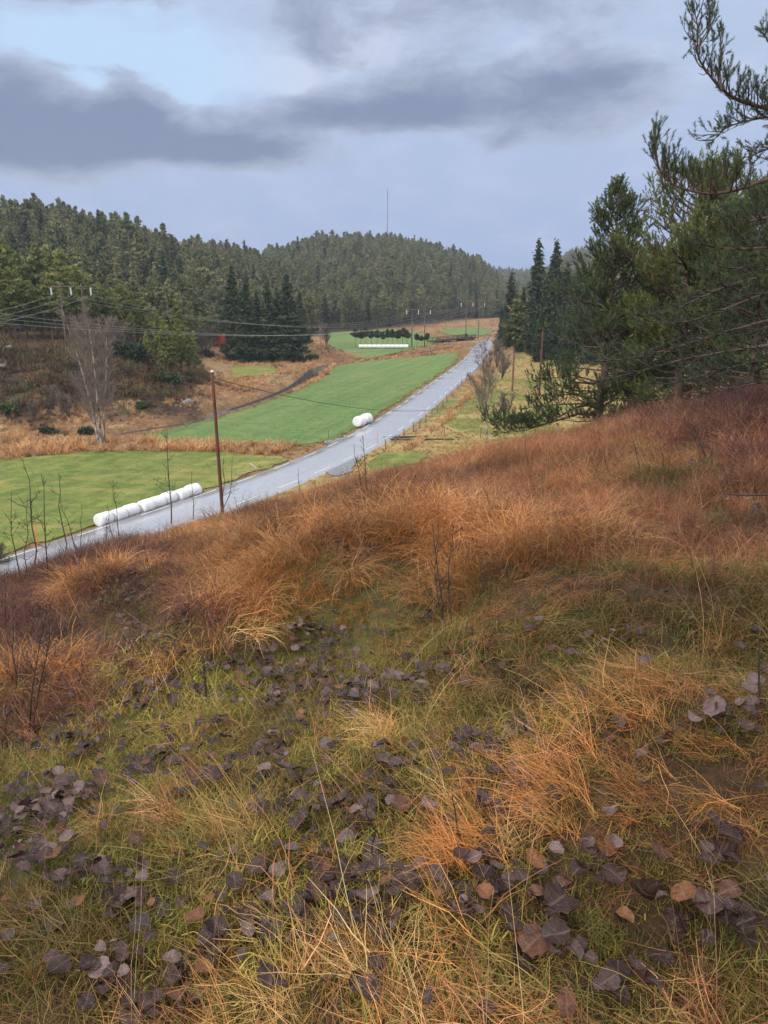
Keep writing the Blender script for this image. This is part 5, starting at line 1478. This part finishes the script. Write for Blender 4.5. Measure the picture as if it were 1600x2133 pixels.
COLS = {'S': [(0.56, 0.245, 0.075), (0.62, 0.35, 0.145), (0.42, 0.165, 0.048)], 'R': [(0.34, 0.14, 0.065), (0.45, 0.22, 0.105), (0.24, 0.088, 0.045)], 'G': [(0.22, 0.18, 0.045), (0.145, 0.145, 0.034), (0.34, 0.205, 0.068)], 'D': [(0.12, 0.05, 0.04), (0.16, 0.07, 0.05), (0.085, 0.038, 0.034)]}


def pick(key, n, pw=(0.45, 0.3, 0.25)):
    t = tints((1, 1, 1), n); c = np.array(COLS[key])[rng.choice(3, n, p=pw)]
    return c * t


for r0, r1, dens, sc in [(0.7, 3.0, 330, 0.8), (3.0, 5.0, 220, 0.9), (5, 8.5, 115, 1.0), (8.5, 13, 60, 1.15), (13, 20, 38, 1.35), (20, 30, 22, 1.7), (30, 48, 6, 1.9)]:
    x, y, r = sample_slope(r0, r1, dens, 66 if r1 <= 5 else 52 if r1 < 14 else 43)
    px, py, W, n1, n2 = zone_weights(x, y)
    # swirl of the lying straw follows a slow field, mostly downhill to the left
    flow = math.pi + 0.5 + 2.6 * vnoise(x * 0.55, y * 0.55, 35) + 1.2 * vnoise(x * 1.6, y * 1.6, 36)
    P_ = W / (W.sum(1, keepdims=True) + 1e-9); u = rng.uniform(0, 1, len(x)); k = (u[:, None] > np.cumsum(P_, 1)).sum(1).clip(0, 3)
    lc = leaf_cover(x, y, px, py); bare_ = rng.uniform(0, 1, len(x)) < np.clip(1.6 * lc, 0, 0.9)
    k = np.where(bare_, np.where(rng.uniform(0, 1, len(x)) < 0.35, 2, 9), k); low_ = np.where(lc > 0.15, 0.7, 1.0)
    q = k == 0
    half = rng.uniform(0, 1, len(x)) < np.interp(py, [1000, 1300, 1600], [0.15, 0.4, 0.85])
    for nm, sel in (('long', q & ~half), ('mat', q & half)):
        s_ = sc * rng.uniform(0.7, 1.25, sel.sum()) * low_[sel] * (0.85 if nm == 'long' else 1.0) * (0.5 if r1 <= 5 and nm == 'long' else 0.45 if r1 < 9 else 0.48)
        put(nm, x[sel], y[sel], s_, pick('S', sel.sum()), flow[sel] + rng.normal(size=sel.sum()) * 0.45, dz=0.03 if nm == 'mat' else 0)
    sel = k == 1; put('heath', x[sel], y[sel], sc * rng.uniform(0.5, 0.95, sel.sum()), pick('R', sel.sum()), None, 0.5)
    sel = k == 3; put('heath', x[sel], y[sel], sc * rng.uniform(0.8, 1.3, sel.sum()), pick('D', sel.sum()), None, 0.6)
    sel = k == 2
    tall = (rng.uniform(0, 1, len(x)) < 0.13) & (lc < 0.2)
    s2 = sel & ~tall; put('short', x[s2], y[s2], sc * rng.uniform(0.6, 1.15, s2.sum()), pick('G', s2.sum(), (0.4, 0.3, 0.3)), None)
    s2 = sel & tall; put('mat', x[s2], y[s2], sc * rng.uniform(0.45, 0.75, s2.sum()), pick('G', s2.sum(), (0.3, 0.2, 0.5)), flow[s2] + rng.normal(size=s2.sum()) * 0.9, dz=0.02)
    if r1 <= 13:
        ms = rng.uniform(0, 1, len(x)) < 0.62
        xm, ym = x + rng.normal(size=len(x)) * 0.08, y + rng.normal(size=len(x)) * 0.08
        s2 = ms & (py > 1260); gl = np.array([(0.20, 0.18, 0.034), (0.31, 0.255, 0.055), (0.18, 0.11, 0.042)])[rng.choice(3, s2.sum(), p=(0.45, 0.25, 0.3))]
        put('moss', xm[s2], ym[s2], sc * rng.uniform(0.8, 1.4, s2.sum()), gl * tints((1, 1, 1), s2.sum()), None, nv=3)
    st_ = rng.uniform(0, 1, len(x)) < np.interp(r0, [1, 8, 30], [0.018, 0.04, 0.06])
    put('stalk', x[st_], y[st_], sc * rng.uniform(0.7, 1.15, st_.sum()), tints((0.40, 0.27, 0.12), st_.sum(), 0.12, 0.03), flow[st_] + rng.normal(size=st_.sum()) * 1.2, 0.6, nv=4)

# heavy drooping tussocks
for tx, ty, tr, th in TUSSOCKS:
    if np.hypot(tx, ty) < 4.0: continue
    n_ = int(150 * tr); a_ = rng.uniform(0, 6.283, n_); q_ = tr * 0.95 * np.sqrt(rng.uniform(0, 1, n_))
    x, y = tx + q_ * np.cos(a_), ty + q_ * np.sin(a_); rr_ = float(np.hypot(tx, ty))
    _px, _py, _d = project(np.stack([x, y, terrain(x, y)], -1)); k_ = leaf_cover(x, y, _px, _py) < 0.2
    x, y, a_ = x[k_], y[k_], a_[k_]; n_ = len(x)
    put('long', x, y, rng.uniform(0.85, 1.35, n_) * np.interp(rr_, [2, 5, 9], [0.45, 0.65, 0.8]), pick('S', n_, (0.5, 0.25, 0.25)), a_ + rng.normal(size=n_) * 0.5, 0.5)

for key, nm, ms, lb in (('long', 'long_grass', LONG, 'long orange brown dead grass bent over in tussocks on the near slope'), ('mat', 'lying_grass', MAT_, 'flattened straw coloured dead grass combed across the near slope'),
                        ('short', 'short_grass', SHORT, 'short olive green grass between the fallen leaves'), ('heath', 'heath_grass', HEATH, 'fine reddish brown grass and dark twigs on the upper slope'),
                        ('moss', 'moss_grass', MOSS, 'low yellow green moss under the leaves'), ('stalk', 'grass_stalks', STALK, 'scattered pale dry grass stalks on the slope')):
    P_, ro, sc_, ix, ti = (np.concatenate(v_) for v_ in GRASS[key])
    scatter(nm, P_, ro, sc_, ix, ti, source_collection(nm + '_tuft', ms), lb, 'grass')

# ---- dead growth on the banks, the knoll and the pasture


def inside(poly, x, y):
    c = np.zeros(len(x), bool); n = len(poly)
    for i_ in range(n):
        (x1, y1), (x2, y2) = poly[i_], poly[i_ - 1]
        if y1 == y2: continue
        c ^= ((y1 > y) != (y2 > y)) & (x < (x2 - x1) * (y - y1) / (y2 - y1) + x1)
    return c


def line_dist(L, x, y):
    d = np.full(len(x), 1e9)
    for (ax_, ay_), (bx_, by_) in zip(L[:-1], L[1:]):
        ux, uy = bx_ - ax_, by_ - ay_; t = np.clip(((x - ax_) * ux + (y - ay_) * uy) / (ux * ux + uy * uy + 1e-9), 0, 1)
        d = np.minimum(d, np.hypot(x - ax_ - t * ux, y - ay_ - t * uy))
    return d


xs, ys = [], []
for r0, r1, dens in [(46, 90, 1.8), (90, 150, 1.5), (150, 260, 0.75), (260, 480, 0.10)]:
    x, y, r = sample_slope(r0, r1, dens, 36); xs.append(x); ys.append(y)
x, y = np.concatenate(xs), np.concatenate(ys); r = np.hypot(x, y); p = pxa(x, y)
ok = np.ones(len(x), bool)
for fp in FIELDS: ok &= ~inside(fp, x, y)
rd = line_dist(cl[::4], x, y); ok &= rd > 3.0
sd = stream_dist(x, y); ok &= sd > 1.0
ra0_ = np.interp(p, [-400, 0, 350, 460, 500, 560, 640, 760, 800, 900, 940, 1000, 1140, 1150, 1800], [172, 174, 184, 248, 264, 270, 298, 338, 349, 400, 440, 480, 480, 225, 215])
ok &= r < ra0_ + 12
z = terrain(x, y); hs = hillside(x, y); ok &= z > hs + 0.05
x, y, r, p, z, rd, sd = (a_[ok] for a_ in (x, y, r, p, z, rd, sd))
px, py, _d = project(np.stack([x, y, z], -1))
n = len(x)
left_of_road = x < (0.33 * y - 36.6) + 1
knoll = (r > 106) & (p < 425) & (r < 186) & left_of_road & (z > VZ + 1.9 + 2.2 * vnoise(x * 0.12, y * 0.12, 71))
pasture = ~left_of_road & (rd > 7) & (r < 280)
verge = rd < 6
n1 = vnoise(x * 0.25, y * 0.25, 72); n2 = vnoise(x * 0.08, y * 0.08, 73)
tint = np.array([(0.55, 0.31, 0.14), (0.43, 0.21, 0.08), (0.60, 0.39, 0.20)])[rng.choice(3, n, p=(0.45, 0.3, 0.25))] * (1 + 0.5 * n1)[:, None]
scl = rng.uniform(0.6, 1.15, n) * (1 + 0.4 * n1)
band = left_of_road & (py > 916) & (py < 950) & (px < 720); scl[band] *= 1.25
mid = left_of_road & ~knoll & ~band & (sd > 3.5); scl[mid] *= 0.85
darkp = mid & (n1 < -0.10); tint[darkp] = np.array([0.17, 0.09, 0.045]) * rng.uniform(0.7, 1.3, (darkp.sum(), 1))
hk = knoll; tint[hk] = np.array([(0.14, 0.085, 0.048), (0.14, 0.125, 0.05), (0.25, 0.15, 0.07), (0.09, 0.058, 0.038)])[rng.choice(4, hk.sum(), p=(0.4, 0.25, 0.15, 0.2))] * (1 + 0.8 * n1[hk])[:, None]; scl[hk] = rng.uniform(1.0, 2.0, hk.sum())
tint[pasture] = np.array([(0.46, 0.31, 0.10), (0.36, 0.27, 0.075), (0.20, 0.22, 0.055)])[np.where(n2[pasture] > 0.15, 2, rng.choice(2, pasture.sum()))] * (1 + 0.4 * n1[pasture])[:, None]
scl[pasture] *= np.where(n2[pasture] > 0.15, 0.25, 0.42)
scl[verge] *= 0.38; tint[verge & left_of_road] = np.array([0.38, 0.24, 0.09]) * rng.uniform(0.7, 1.2, ((verge & left_of_road).sum(), 1))
far = r > 200; scl[far] *= 0.8
wet = left_of_road & (sd < 7.0) & (px < 615); scl[wet] *= np.interp(sd[wet], [1, 7], [0.28, 0.8])
tint = np.clip(tint, 0.01, 0.9)
rot = np.stack([rng.normal(size=n) * 0.1, rng.normal(size=n) * 0.1, rng.uniform(0, 6.283, n)], -1)
P_ = np.stack([x, y, z], -1)
cb = source_collection('bank_tuft', BANK_TUFT); ch = source_collection('heather_tuft', HEAP)
# ragged margins where the dead growth leans over the turf
ex, ey = [], []
for fp in FIELDS:
    q_ = resample(np.concatenate([fp, fp[:1]]), 0.55); q_ = q_ + rng.normal(size=q_.shape) * 0.55; ex.append(q_[:, 0]); ey.append(q_[:, 1])
ex, ey = np.concatenate(ex), np.concatenate(ey); k_ = (line_dist(cl[::4], ex, ey) > 3.1) & (hillside(ex, ey) < VZ) & (np.abs(pxa(ex, ey) - 800) < 1100); ex, ey = ex[k_], ey[k_]; ne = len(ex)
x, y = np.concatenate([x, ex]), np.concatenate([y, ey]); P_ = np.concatenate([P_, np.stack([ex, ey, np.full(ne, VZ)], -1)]); knoll = np.concatenate([knoll, np.zeros(ne, bool)])
rot = np.concatenate([rot, np.stack([rng.normal(size=ne) * 0.2, rng.normal(size=ne) * 0.2, rng.uniform(0, 6.28, ne)], -1)]); scl = np.concatenate([scl, rng.uniform(0.2, 0.6, ne)])
tint = np.concatenate([tint, np.array([(0.42, 0.27, 0.11), (0.25, 0.24, 0.06), (0.33, 0.18, 0.075)])[rng.choice(3, ne)]])
s_ = ~knoll
scatter('bank_grass', P_[s_], rot[s_], scl[s_], rng.integers(0, NV, s_.sum()), tint[s_], cb, 'orange dead grass and bracken on the banks of the stream, verges and pasture', 'grass')
s_ = knoll
scatter('heather', P_[s_], rot[s_], scl[s_], rng.integers(0, NV, s_.sum()), tint[s_], ch, 'dark brown heather covering the knoll below the pines', 'heather')


# ---- short grass on the nearer fields
x, y, r = sample_slope(48, 150, 2.2, 36)
f1 = inside(FIELDS[0], x, y); f2 = inside(FIELDS[1], x, y); ok = f1 | f2
x, y, r, f1 = x[ok], y[ok], r[ok], f1[ok]; n = len(x)
vn = vnoise(x * 0.35, y * 0.5, 91) + 0.7 * vnoise(x * 1.1, y * 1.1, 92)
tint = np.where(f1[:, None], np.array([(0.20, 0.235, 0.05), (0.13, 0.185, 0.035), (0.33, 0.30, 0.08)])[rng.choice(3, n, p=(0.5, 0.3, 0.2))], np.array([(0.14, 0.225, 0.06), (0.12, 0.20, 0.05), (0.19, 0.265, 0.075)])[rng.choice(3, n)]) * np.clip(1.1 + 0.4 * vn, 0.85, 1.5)[:, None]
scatter('field_grass', np.stack([x, y, np.full(n, VZ + 0.11)], -1), np.stack([0 * x, 0 * x, rng.uniform(0, 6.28, n)], -1), rng.uniform(0.07, 0.15, n) * (1 + 0.8 * vn), rng.integers(0, NV, n), np.clip(tint, 0.01, 0.9), cb, 'short wet green grass of the fields beside the road', 'grass')


# ---- fallen leaves
def leaf_mesh(seed):
    rg = np.random.default_rng(seed); k = 22
    th = np.arange(k) * 2 * math.pi / k
    asp = rg.uniform(0.68, 1.08)
    rim = 0.5 * (1 + 0.07 * np.cos(th) - 0.03 * np.cos(2 * th)) * (1 + 0.035 * np.where(np.arange(k) % 2 == 0, 1, -1)) + rg.normal(size=k) * 0.012
    cx, cy = rg.normal(size=2) * 0.5; c1, c2, c3 = rg.uniform(-0.8, 1.1), rg.uniform(-0.7, 1.1), rg.uniform(-0.7, 0.7)
    hgt = lambda X_, Y_: c1 * X_ * X_ + c2 * Y_ * Y_ + c3 * X_ * Y_ + 0.22 * np.abs(Y_) + 0.05 * np.sin(9 * X_ + seed) * np.cos(8 * Y_)
    V = [(0, 0, 0)]
    for f in (0.35, 0.7, 1.0):
        X_, Y_ = f * rim * np.cos(th), f * rim * np.sin(th) * asp
        V += list(np.stack([X_, Y_, hgt(X_, Y_)], -1))
    T = [(0, 1 + i_, 1 + (i_ + 1) % k) for i_ in range(k)]
    Q = [(1 + a * k + i_, 1 + (a + 1) * k + i_, 1 + (a + 1) * k + (i_ + 1) % k, 1 + a * k + (i_ + 1) % k) for a in range(2) for i_ in range(k)]
    g = Geo(); vv = np.array(V); g.add(vv, Q, T, np.clip(np.abs(vv[:, 1]) * 6, 0, 1))
    s = np.linspace(0, 1, 6); pet = np.stack([-0.5 - 0.45 * s, 0.12 * s * s * rg.normal(), hgt(-0.5, 0) + 0.05 * s * rg.normal()], -1)
    g.tube(pet, 0.012, 3, 0.0)
    return g.mesh('fallen_leaf', [M['leaf']], smooth=True)


m, nt, b = nodes('wet_dead_leaf')
ti = N(nt, 'ShaderNodeAttribute', attribute_name='tint', attribute_type='INSTANCER'); oi = N(nt, 'ShaderNodeObjectInfo')
vec = N(nt, 'ShaderNodeTexCoord').outputs['Object']
nz = noise(nt, 5.0, 6, vec, 0.65); vat = N(nt, 'ShaderNodeAttribute', attribute_name='v')
base = ramp(nt, oi.outputs['Random'], [(0.0, (0.034, 0.019, 0.015)), (0.35, (0.058, 0.034, 0.028)), (0.6, (0.095, 0.058, 0.049)), (0.76, (0.19, 0.13, 0.12)), (0.84, (0.028, 0.018, 0.017)), (0.93, (0.12, 0.05, 0.028)), (1.0, (0.20, 0.085, 0.03))])
col = mixc(nt, 1.0, base, ramp(nt, nz, [(0.3, (0.55, 0.5, 0.5)), (0.7, (1.3, 1.3, 1.3))]), 'MULTIPLY')
col = mixc(nt, ramp(nt, vat.outputs['Fac'], [(0.0, (0.35, 0.35, 0.35)), (0.35, (0, 0, 0))]), col, (0.22, 0.15, 0.12))
nt.links.new(col, b.inputs['Base Color']); b.inputs['Roughness'].default_value = 0.24; b.inputs['Specular IOR Level'].default_value = 0.27
bump(nt, b, nz, 0.35, 0.15)
M['leaf'] = m
LEAF = [leaf_mesh(900 + k) for k in range(10)]
xs = []
for r0, r1, dens in [(0.9, 3.2, 620), (3.2, 6, 460), (6, 12, 180)]:
    xs.append(sample_slope(r0, r1, dens, 36))
x, y, r = (np.concatenate(v_) for v_ in zip(*xs))
z = terrain(x, y); px, py, _d = project(np.stack([x, y, z], -1))
keep = rng.uniform(0, 1, len(x)) < leaf_cover(x, y, px, py)
keep &= rng.uniform(0, 1, len(x)) < np.where(py < 1740, 1.0, 0.6)
x, y = x[keep], y[keep]
for cx, cy, sx, sy, n_ in HEAPS:
    c0 = at(cx, cy); ex = at(cx + sx, cy); ey = at(cx, cy - sy)
    n_ = int(n_ * 0.8); u, v = rng.normal(size=(2, n_)) * 0.85
    x = np.concatenate([x, c0[0] + u * (ex[0] - c0[0]) + v * (ey[0] - c0[0])]); y = np.concatenate([y, c0[1] + u * (ex[1] - c0[1]) + v * (ey[1] - c0[1])])
z = terrain(x, y); r = np.hypot(x, y); px, py, _d = project(np.stack([x, y, z], -1)); n = len(x)
gx = (terrain(x + 0.1, y) - terrain(x - 0.1, y)) / 0.2; gy = (terrain(x, y + 0.1) - terrain(x, y - 0.1)) / 0.2
rx = np.arctan(gy) * 0.8 + rng.normal(size=n) * 0.17; ry = -np.arctan(gx) * 0.8 + rng.normal(size=n) * 0.17; rz = rng.uniform(0, 6.283, n)
up_ = rng.uniform(0, 1, n) < 0.12; rx[up_] += rng.normal(size=up_.sum()) * 0.7
size = rng.normal(0.045, 0.013, n).clip(0.024, 0.09) * np.interp(r, [1.5, 4, 10], [1.0, 1.0, 1.25])
lift = 0.03 + rng.uniform(0, 0.055, n)
order = np.argsort(-(size / r)); vis = (px > -30) & (px < 1630) & (py < 2150)
near = [i_ for i_ in order if vis[i_]][:280]
for i_ in near:
    o = link('fallen_leaf', LEAF[i_ % 10], None, (x[i_], y[i_], z[i_] + lift[i_])); o.rotation_euler = (rx[i_], ry[i_], rz[i_]); o.scale = (size[i_],) * 3
    tag(o, 'round wet dark brown aspen leaf lying in the grass close to the camera', 'leaf', 'fallen leaves nearest the camera')
rest = np.setdiff1d(np.arange(n), near)
scatter('fallen_leaves', np.stack([x, y, z + lift], -1)[rest], np.stack([rx, ry, rz], -1)[rest], size[rest], rest % 10, np.ones((len(rest), 3)), source_collection('leaf_litter', LEAF), 'carpet of dark wet fallen leaves over the grass farther up the slope', 'leaves')
print('COUNTS', {k: sum(len(a_) for a_ in v_[0]) for k, v_ in GRASS.items()}, 'leaves', n, 'forest', len(X), 'bank', len(P_))

# ---- the damp air of the valley
zlo, zhi = float(GZ.min()) - 1.5, max(float(GZ.max()) + 22, zt + 4)
g = Geo(); g.box((0, 0, (zlo + zhi) / 2), (3440, 3440, zhi - zlo)); print('HAZE', zlo, zhi)
m = bpy.data.materials.new('valley_air'); m.use_nodes = True; nt = m.node_tree
nt.nodes.remove(nt.nodes['Principled BSDF']); pv = N(nt, 'ShaderNodeVolumePrincipled')
pv.inputs['Color'].default_value = (0.86, 0.91, 1.0, 1); pv.inputs['Density'].default_value = 0.00024; pv.inputs['Anisotropy'].default_value = 0.2
nt.links.new(pv.outputs[0], nt.nodes['Material Output'].inputs['Volume'])
hz = link('haze', g.mesh('haze', [m])); tag(hz, kind='stuff')

# ================================================================== LIGHT AND CAMERA
w = bpy.data.worlds.new('World'); SC.world = w; w.use_nodes = True
nt = w.node_tree; bg = nt.nodes['Background']
SUN_EL, SUN_AZ = R_(34), R_(215)      # sun azimuth clockwise from +Y (behind and to the left of the camera)
sky = N(nt, 'ShaderNodeTexSky', sky_type='NISHITA'); sky.sun_disc = False; sky.sun_elevation = SUN_EL; sky.sun_rotation = SUN_AZ; sky.air_density = 1.0; sky.dust_density = 1.5
dirn = N(nt, 'ShaderNodeTexCoord').outputs['Generated']
sx = N(nt, 'ShaderNodeSeparateXYZ'); nt.links.new(dirn, sx.inputs[0])
az = math_(nt, 'ARCTAN2', sx.outputs[0], sx.outputs[1]); el = math_(nt, 'ARCSINE', sx.outputs[2])


def ang(px, py):
    d = ray(px, py); return float(np.arctan2(d[0], d[1])), float(np.arctan2(d[2], np.hypot(d[0], d[1])))


# cloud-plane coordinates, stretched sideways, warped by noise
cv = N(nt, 'ShaderNodeCombineXYZ'); nt.links.new(az, cv.inputs[0]); nt.links.new(math_(nt, 'MULTIPLY', el, 2.1), cv.inputs[1])
wn = noise(nt, 3.2, 6, cv.outputs[0], 0.55, out='Color'); wn2 = noise(nt, 11.0, 5, cv.outputs[0], 0.55, out='Color')


def vadd(a, k, b_):
    s = N(nt, 'ShaderNodeVectorMath', operation='MULTIPLY_ADD'); nt.links.new(b_, s.inputs[0]); s.inputs[1].default_value = (k, k, 0)
    sub = N(nt, 'ShaderNodeVectorMath', operation='SUBTRACT'); nt.links.new(a, sub.inputs[0]); sub.inputs[1].default_value = (k / 2, k / 2, 0)
    nt.links.new(sub.outputs[0], s.inputs[2]); return s.outputs[0]


wv = vadd(vadd(cv.outputs[0], 0.10, wn), 0.045, wn2)
ws = N(nt, 'ShaderNodeSeparateXYZ'); nt.links.new(wv, ws.inputs[0])


def cloud_sum(lst):
    tot = None
    for px, py, sx_, sy_, k in lst:
        a0, e0 = ang(px, py); su = sx_ / F; sv = 2.1 * sy_ / F
        u = math_(nt, 'MULTIPLY', math_(nt, 'SUBTRACT', ws.outputs[0], a0), 1 / su); v = math_(nt, 'MULTIPLY', math_(nt, 'SUBTRACT', ws.outputs[1], 2.1 * e0), 1 / sv)
        q = math_(nt, 'ADD', math_(nt, 'MULTIPLY', u, u), math_(nt, 'MULTIPLY', v, v))
        gse = math_(nt, 'MULTIPLY', math_(nt, 'POWER', 2.718, math_(nt, 'MULTIPLY', q, -1)), k)
        tot = gse if tot is None else math_(nt, 'ADD', tot, gse)
    return tot


dark = cloud_sum([(20, 225, 115, 85, 1.25), (262, 240, 88, 62, 1.5), (120, 300, 190, 42, .7), (340, 312, 240, 34, .95), (530, 322, 120, 28, .8), (650, 250, 200, 45, .5), (900, 185, 250, 70, .75), (790, 240, 220, 38, .6), (640, 95, 75, 50, .75), (160, 145, 80, 14, .6), (1150, 200, 200, 60, .55), (980, 45, 260, 45, .6), (1300, 140, 170, 45, .4), (1060, 300, 40, 22, .5), (760, -30, 500, 40, .6), (180, -15, 200, 30, .6), (1380, 250, 200, 34, .35)])
lite = cloud_sum([(170, 185, 45, 40, .9), (370, 205, 80, 26, .6), (720, 120, 40, 40, .5), (290, 90, 270, 75, .9), (80, 95, 130, 45, .5), (600, 150, 60, 30, .8), (480, 170, 170, 34, .55), (820, 80, 70, 60, .6), (1060, 95, 130, 45, .55), (1350, 80, 100, 45, .4), (30, 345, 100, 40, .35), (860, 305, 110, 18, .35), (1310, 545, 90, 45, .5), (1500, 200, 120, 90, .3)])
fb = noise(nt, 6.5, 10, wv, 0.62); fb2 = noise(nt, 12.0, 9, wv, 0.62)
dd = math_(nt, 'ADD', math_(nt, 'MULTIPLY_ADD', lite, -0.45, dark), math_(nt, 'MULTIPLY_ADD', fb, 2.6, -1.3))


def sst(v, a_, b_, top=1.0):
    mr = N(nt, 'ShaderNodeMapRange', interpolation_type='SMOOTHSTEP'); nt.links.new(v, mr.inputs['Value'])
    mr.inputs['From Min'].default_value = a_; mr.inputs['From Max'].default_value = b_; mr.inputs['To Max'].default_value = top
    return mr.outputs[0]


base = ramp(nt, math_(nt, 'MULTIPLY_ADD', el, 2.2, 0.35, clamp=True), [(0.30, (2.25, 2.95, 4.65)), (0.42, (2.3, 3.0, 4.7)), (0.60, (2.75, 3.4, 4.9)), (1.0, (3.1, 3.8, 5.2))])
c = mixc(nt, sst(fb2, 0.42, 0.70, 0.40), base, (3.6, 4.1, 5.4))
gap = sst(math_(nt, 'ADD', lite, math_(nt, 'MULTIPLY_ADD', fb2, 1.6, -0.8)), 0.22, 1.0)
lcol = mixc(nt, 0.05, mixc(nt, sst(az, -0.22, -0.05), (3.5, 4.75, 6.3), (4.1, 4.5, 5.6)), sky.outputs[0])
c = mixc(nt, gap, c, lcol)
cover = sst(dd, 0.18, 0.62, 0.93)
ccol = mixc(nt, sst(dd, 0.35, 1.35), mixc(nt, fb2, (2.5, 2.95, 4.0), (3.1, 3.5, 4.5)), (1.4, 1.78, 2.75))
c = mixc(nt, cover, c, ccol)
# an overcast sky grows brighter toward the zenith; boosted out-of-frame to light the ground
zen = N(nt, 'ShaderNodeMapRange', interpolation_type='SMOOTHSTEP'); nt.links.new(el, zen.inputs['Value']); zen.inputs['From Min'].default_value = 0.33; zen.inputs['From Max'].default_value = 1.1; zen.inputs['To Max'].default_value = 1.0
c = mixc(nt, zen.outputs[0], c, (12.8, 12.9, 13.1))
nt.links.new(c, bg.inputs['Color']); bg.inputs['Strength'].default_value = 0.1

ld = bpy.data.lights.new('sun', 'SUN'); ld.energy = 1.5; ld.angle = R_(12); ld.color = (1.0, 0.94, 0.85)
lo = bpy.data.objects.new('sun', ld); COL.objects.link(lo)
sd_ = Vector((math.sin(SUN_AZ) * math.cos(SUN_EL), math.cos(SUN_AZ) * math.cos(SUN_EL), math.sin(SUN_EL)))
lo.rotation_euler = sd_.to_track_quat('Z', 'Y').to_euler(); lo.location = (-20, -40, 40)

cd = bpy.data.cameras.new('camera'); co = bpy.data.objects.new('camera', cd); COL.objects.link(co); SC.camera = co
cd.sensor_fit = 'VERTICAL'; cd.sensor_height = 34.6; cd.sensor_width = 25.95; cd.lens = 26.0; cd.clip_start = 0.05; cd.clip_end = 6000
co.location = (0, 0, 0); co.rotation_euler = (math.pi / 2 - PITCH, 0, 0)
vs = SC.view_settings; vs.view_transform = 'Standard'; vs.look = 'None'; vs.exposure = 0.63; vs.gamma = 1.0
SC.render.engine = 'CYCLES'; SC.cycles.max_bounces = 6; SC.cycles.diffuse_bounces = 3; SC.cycles.transparent_max_bounces = 8
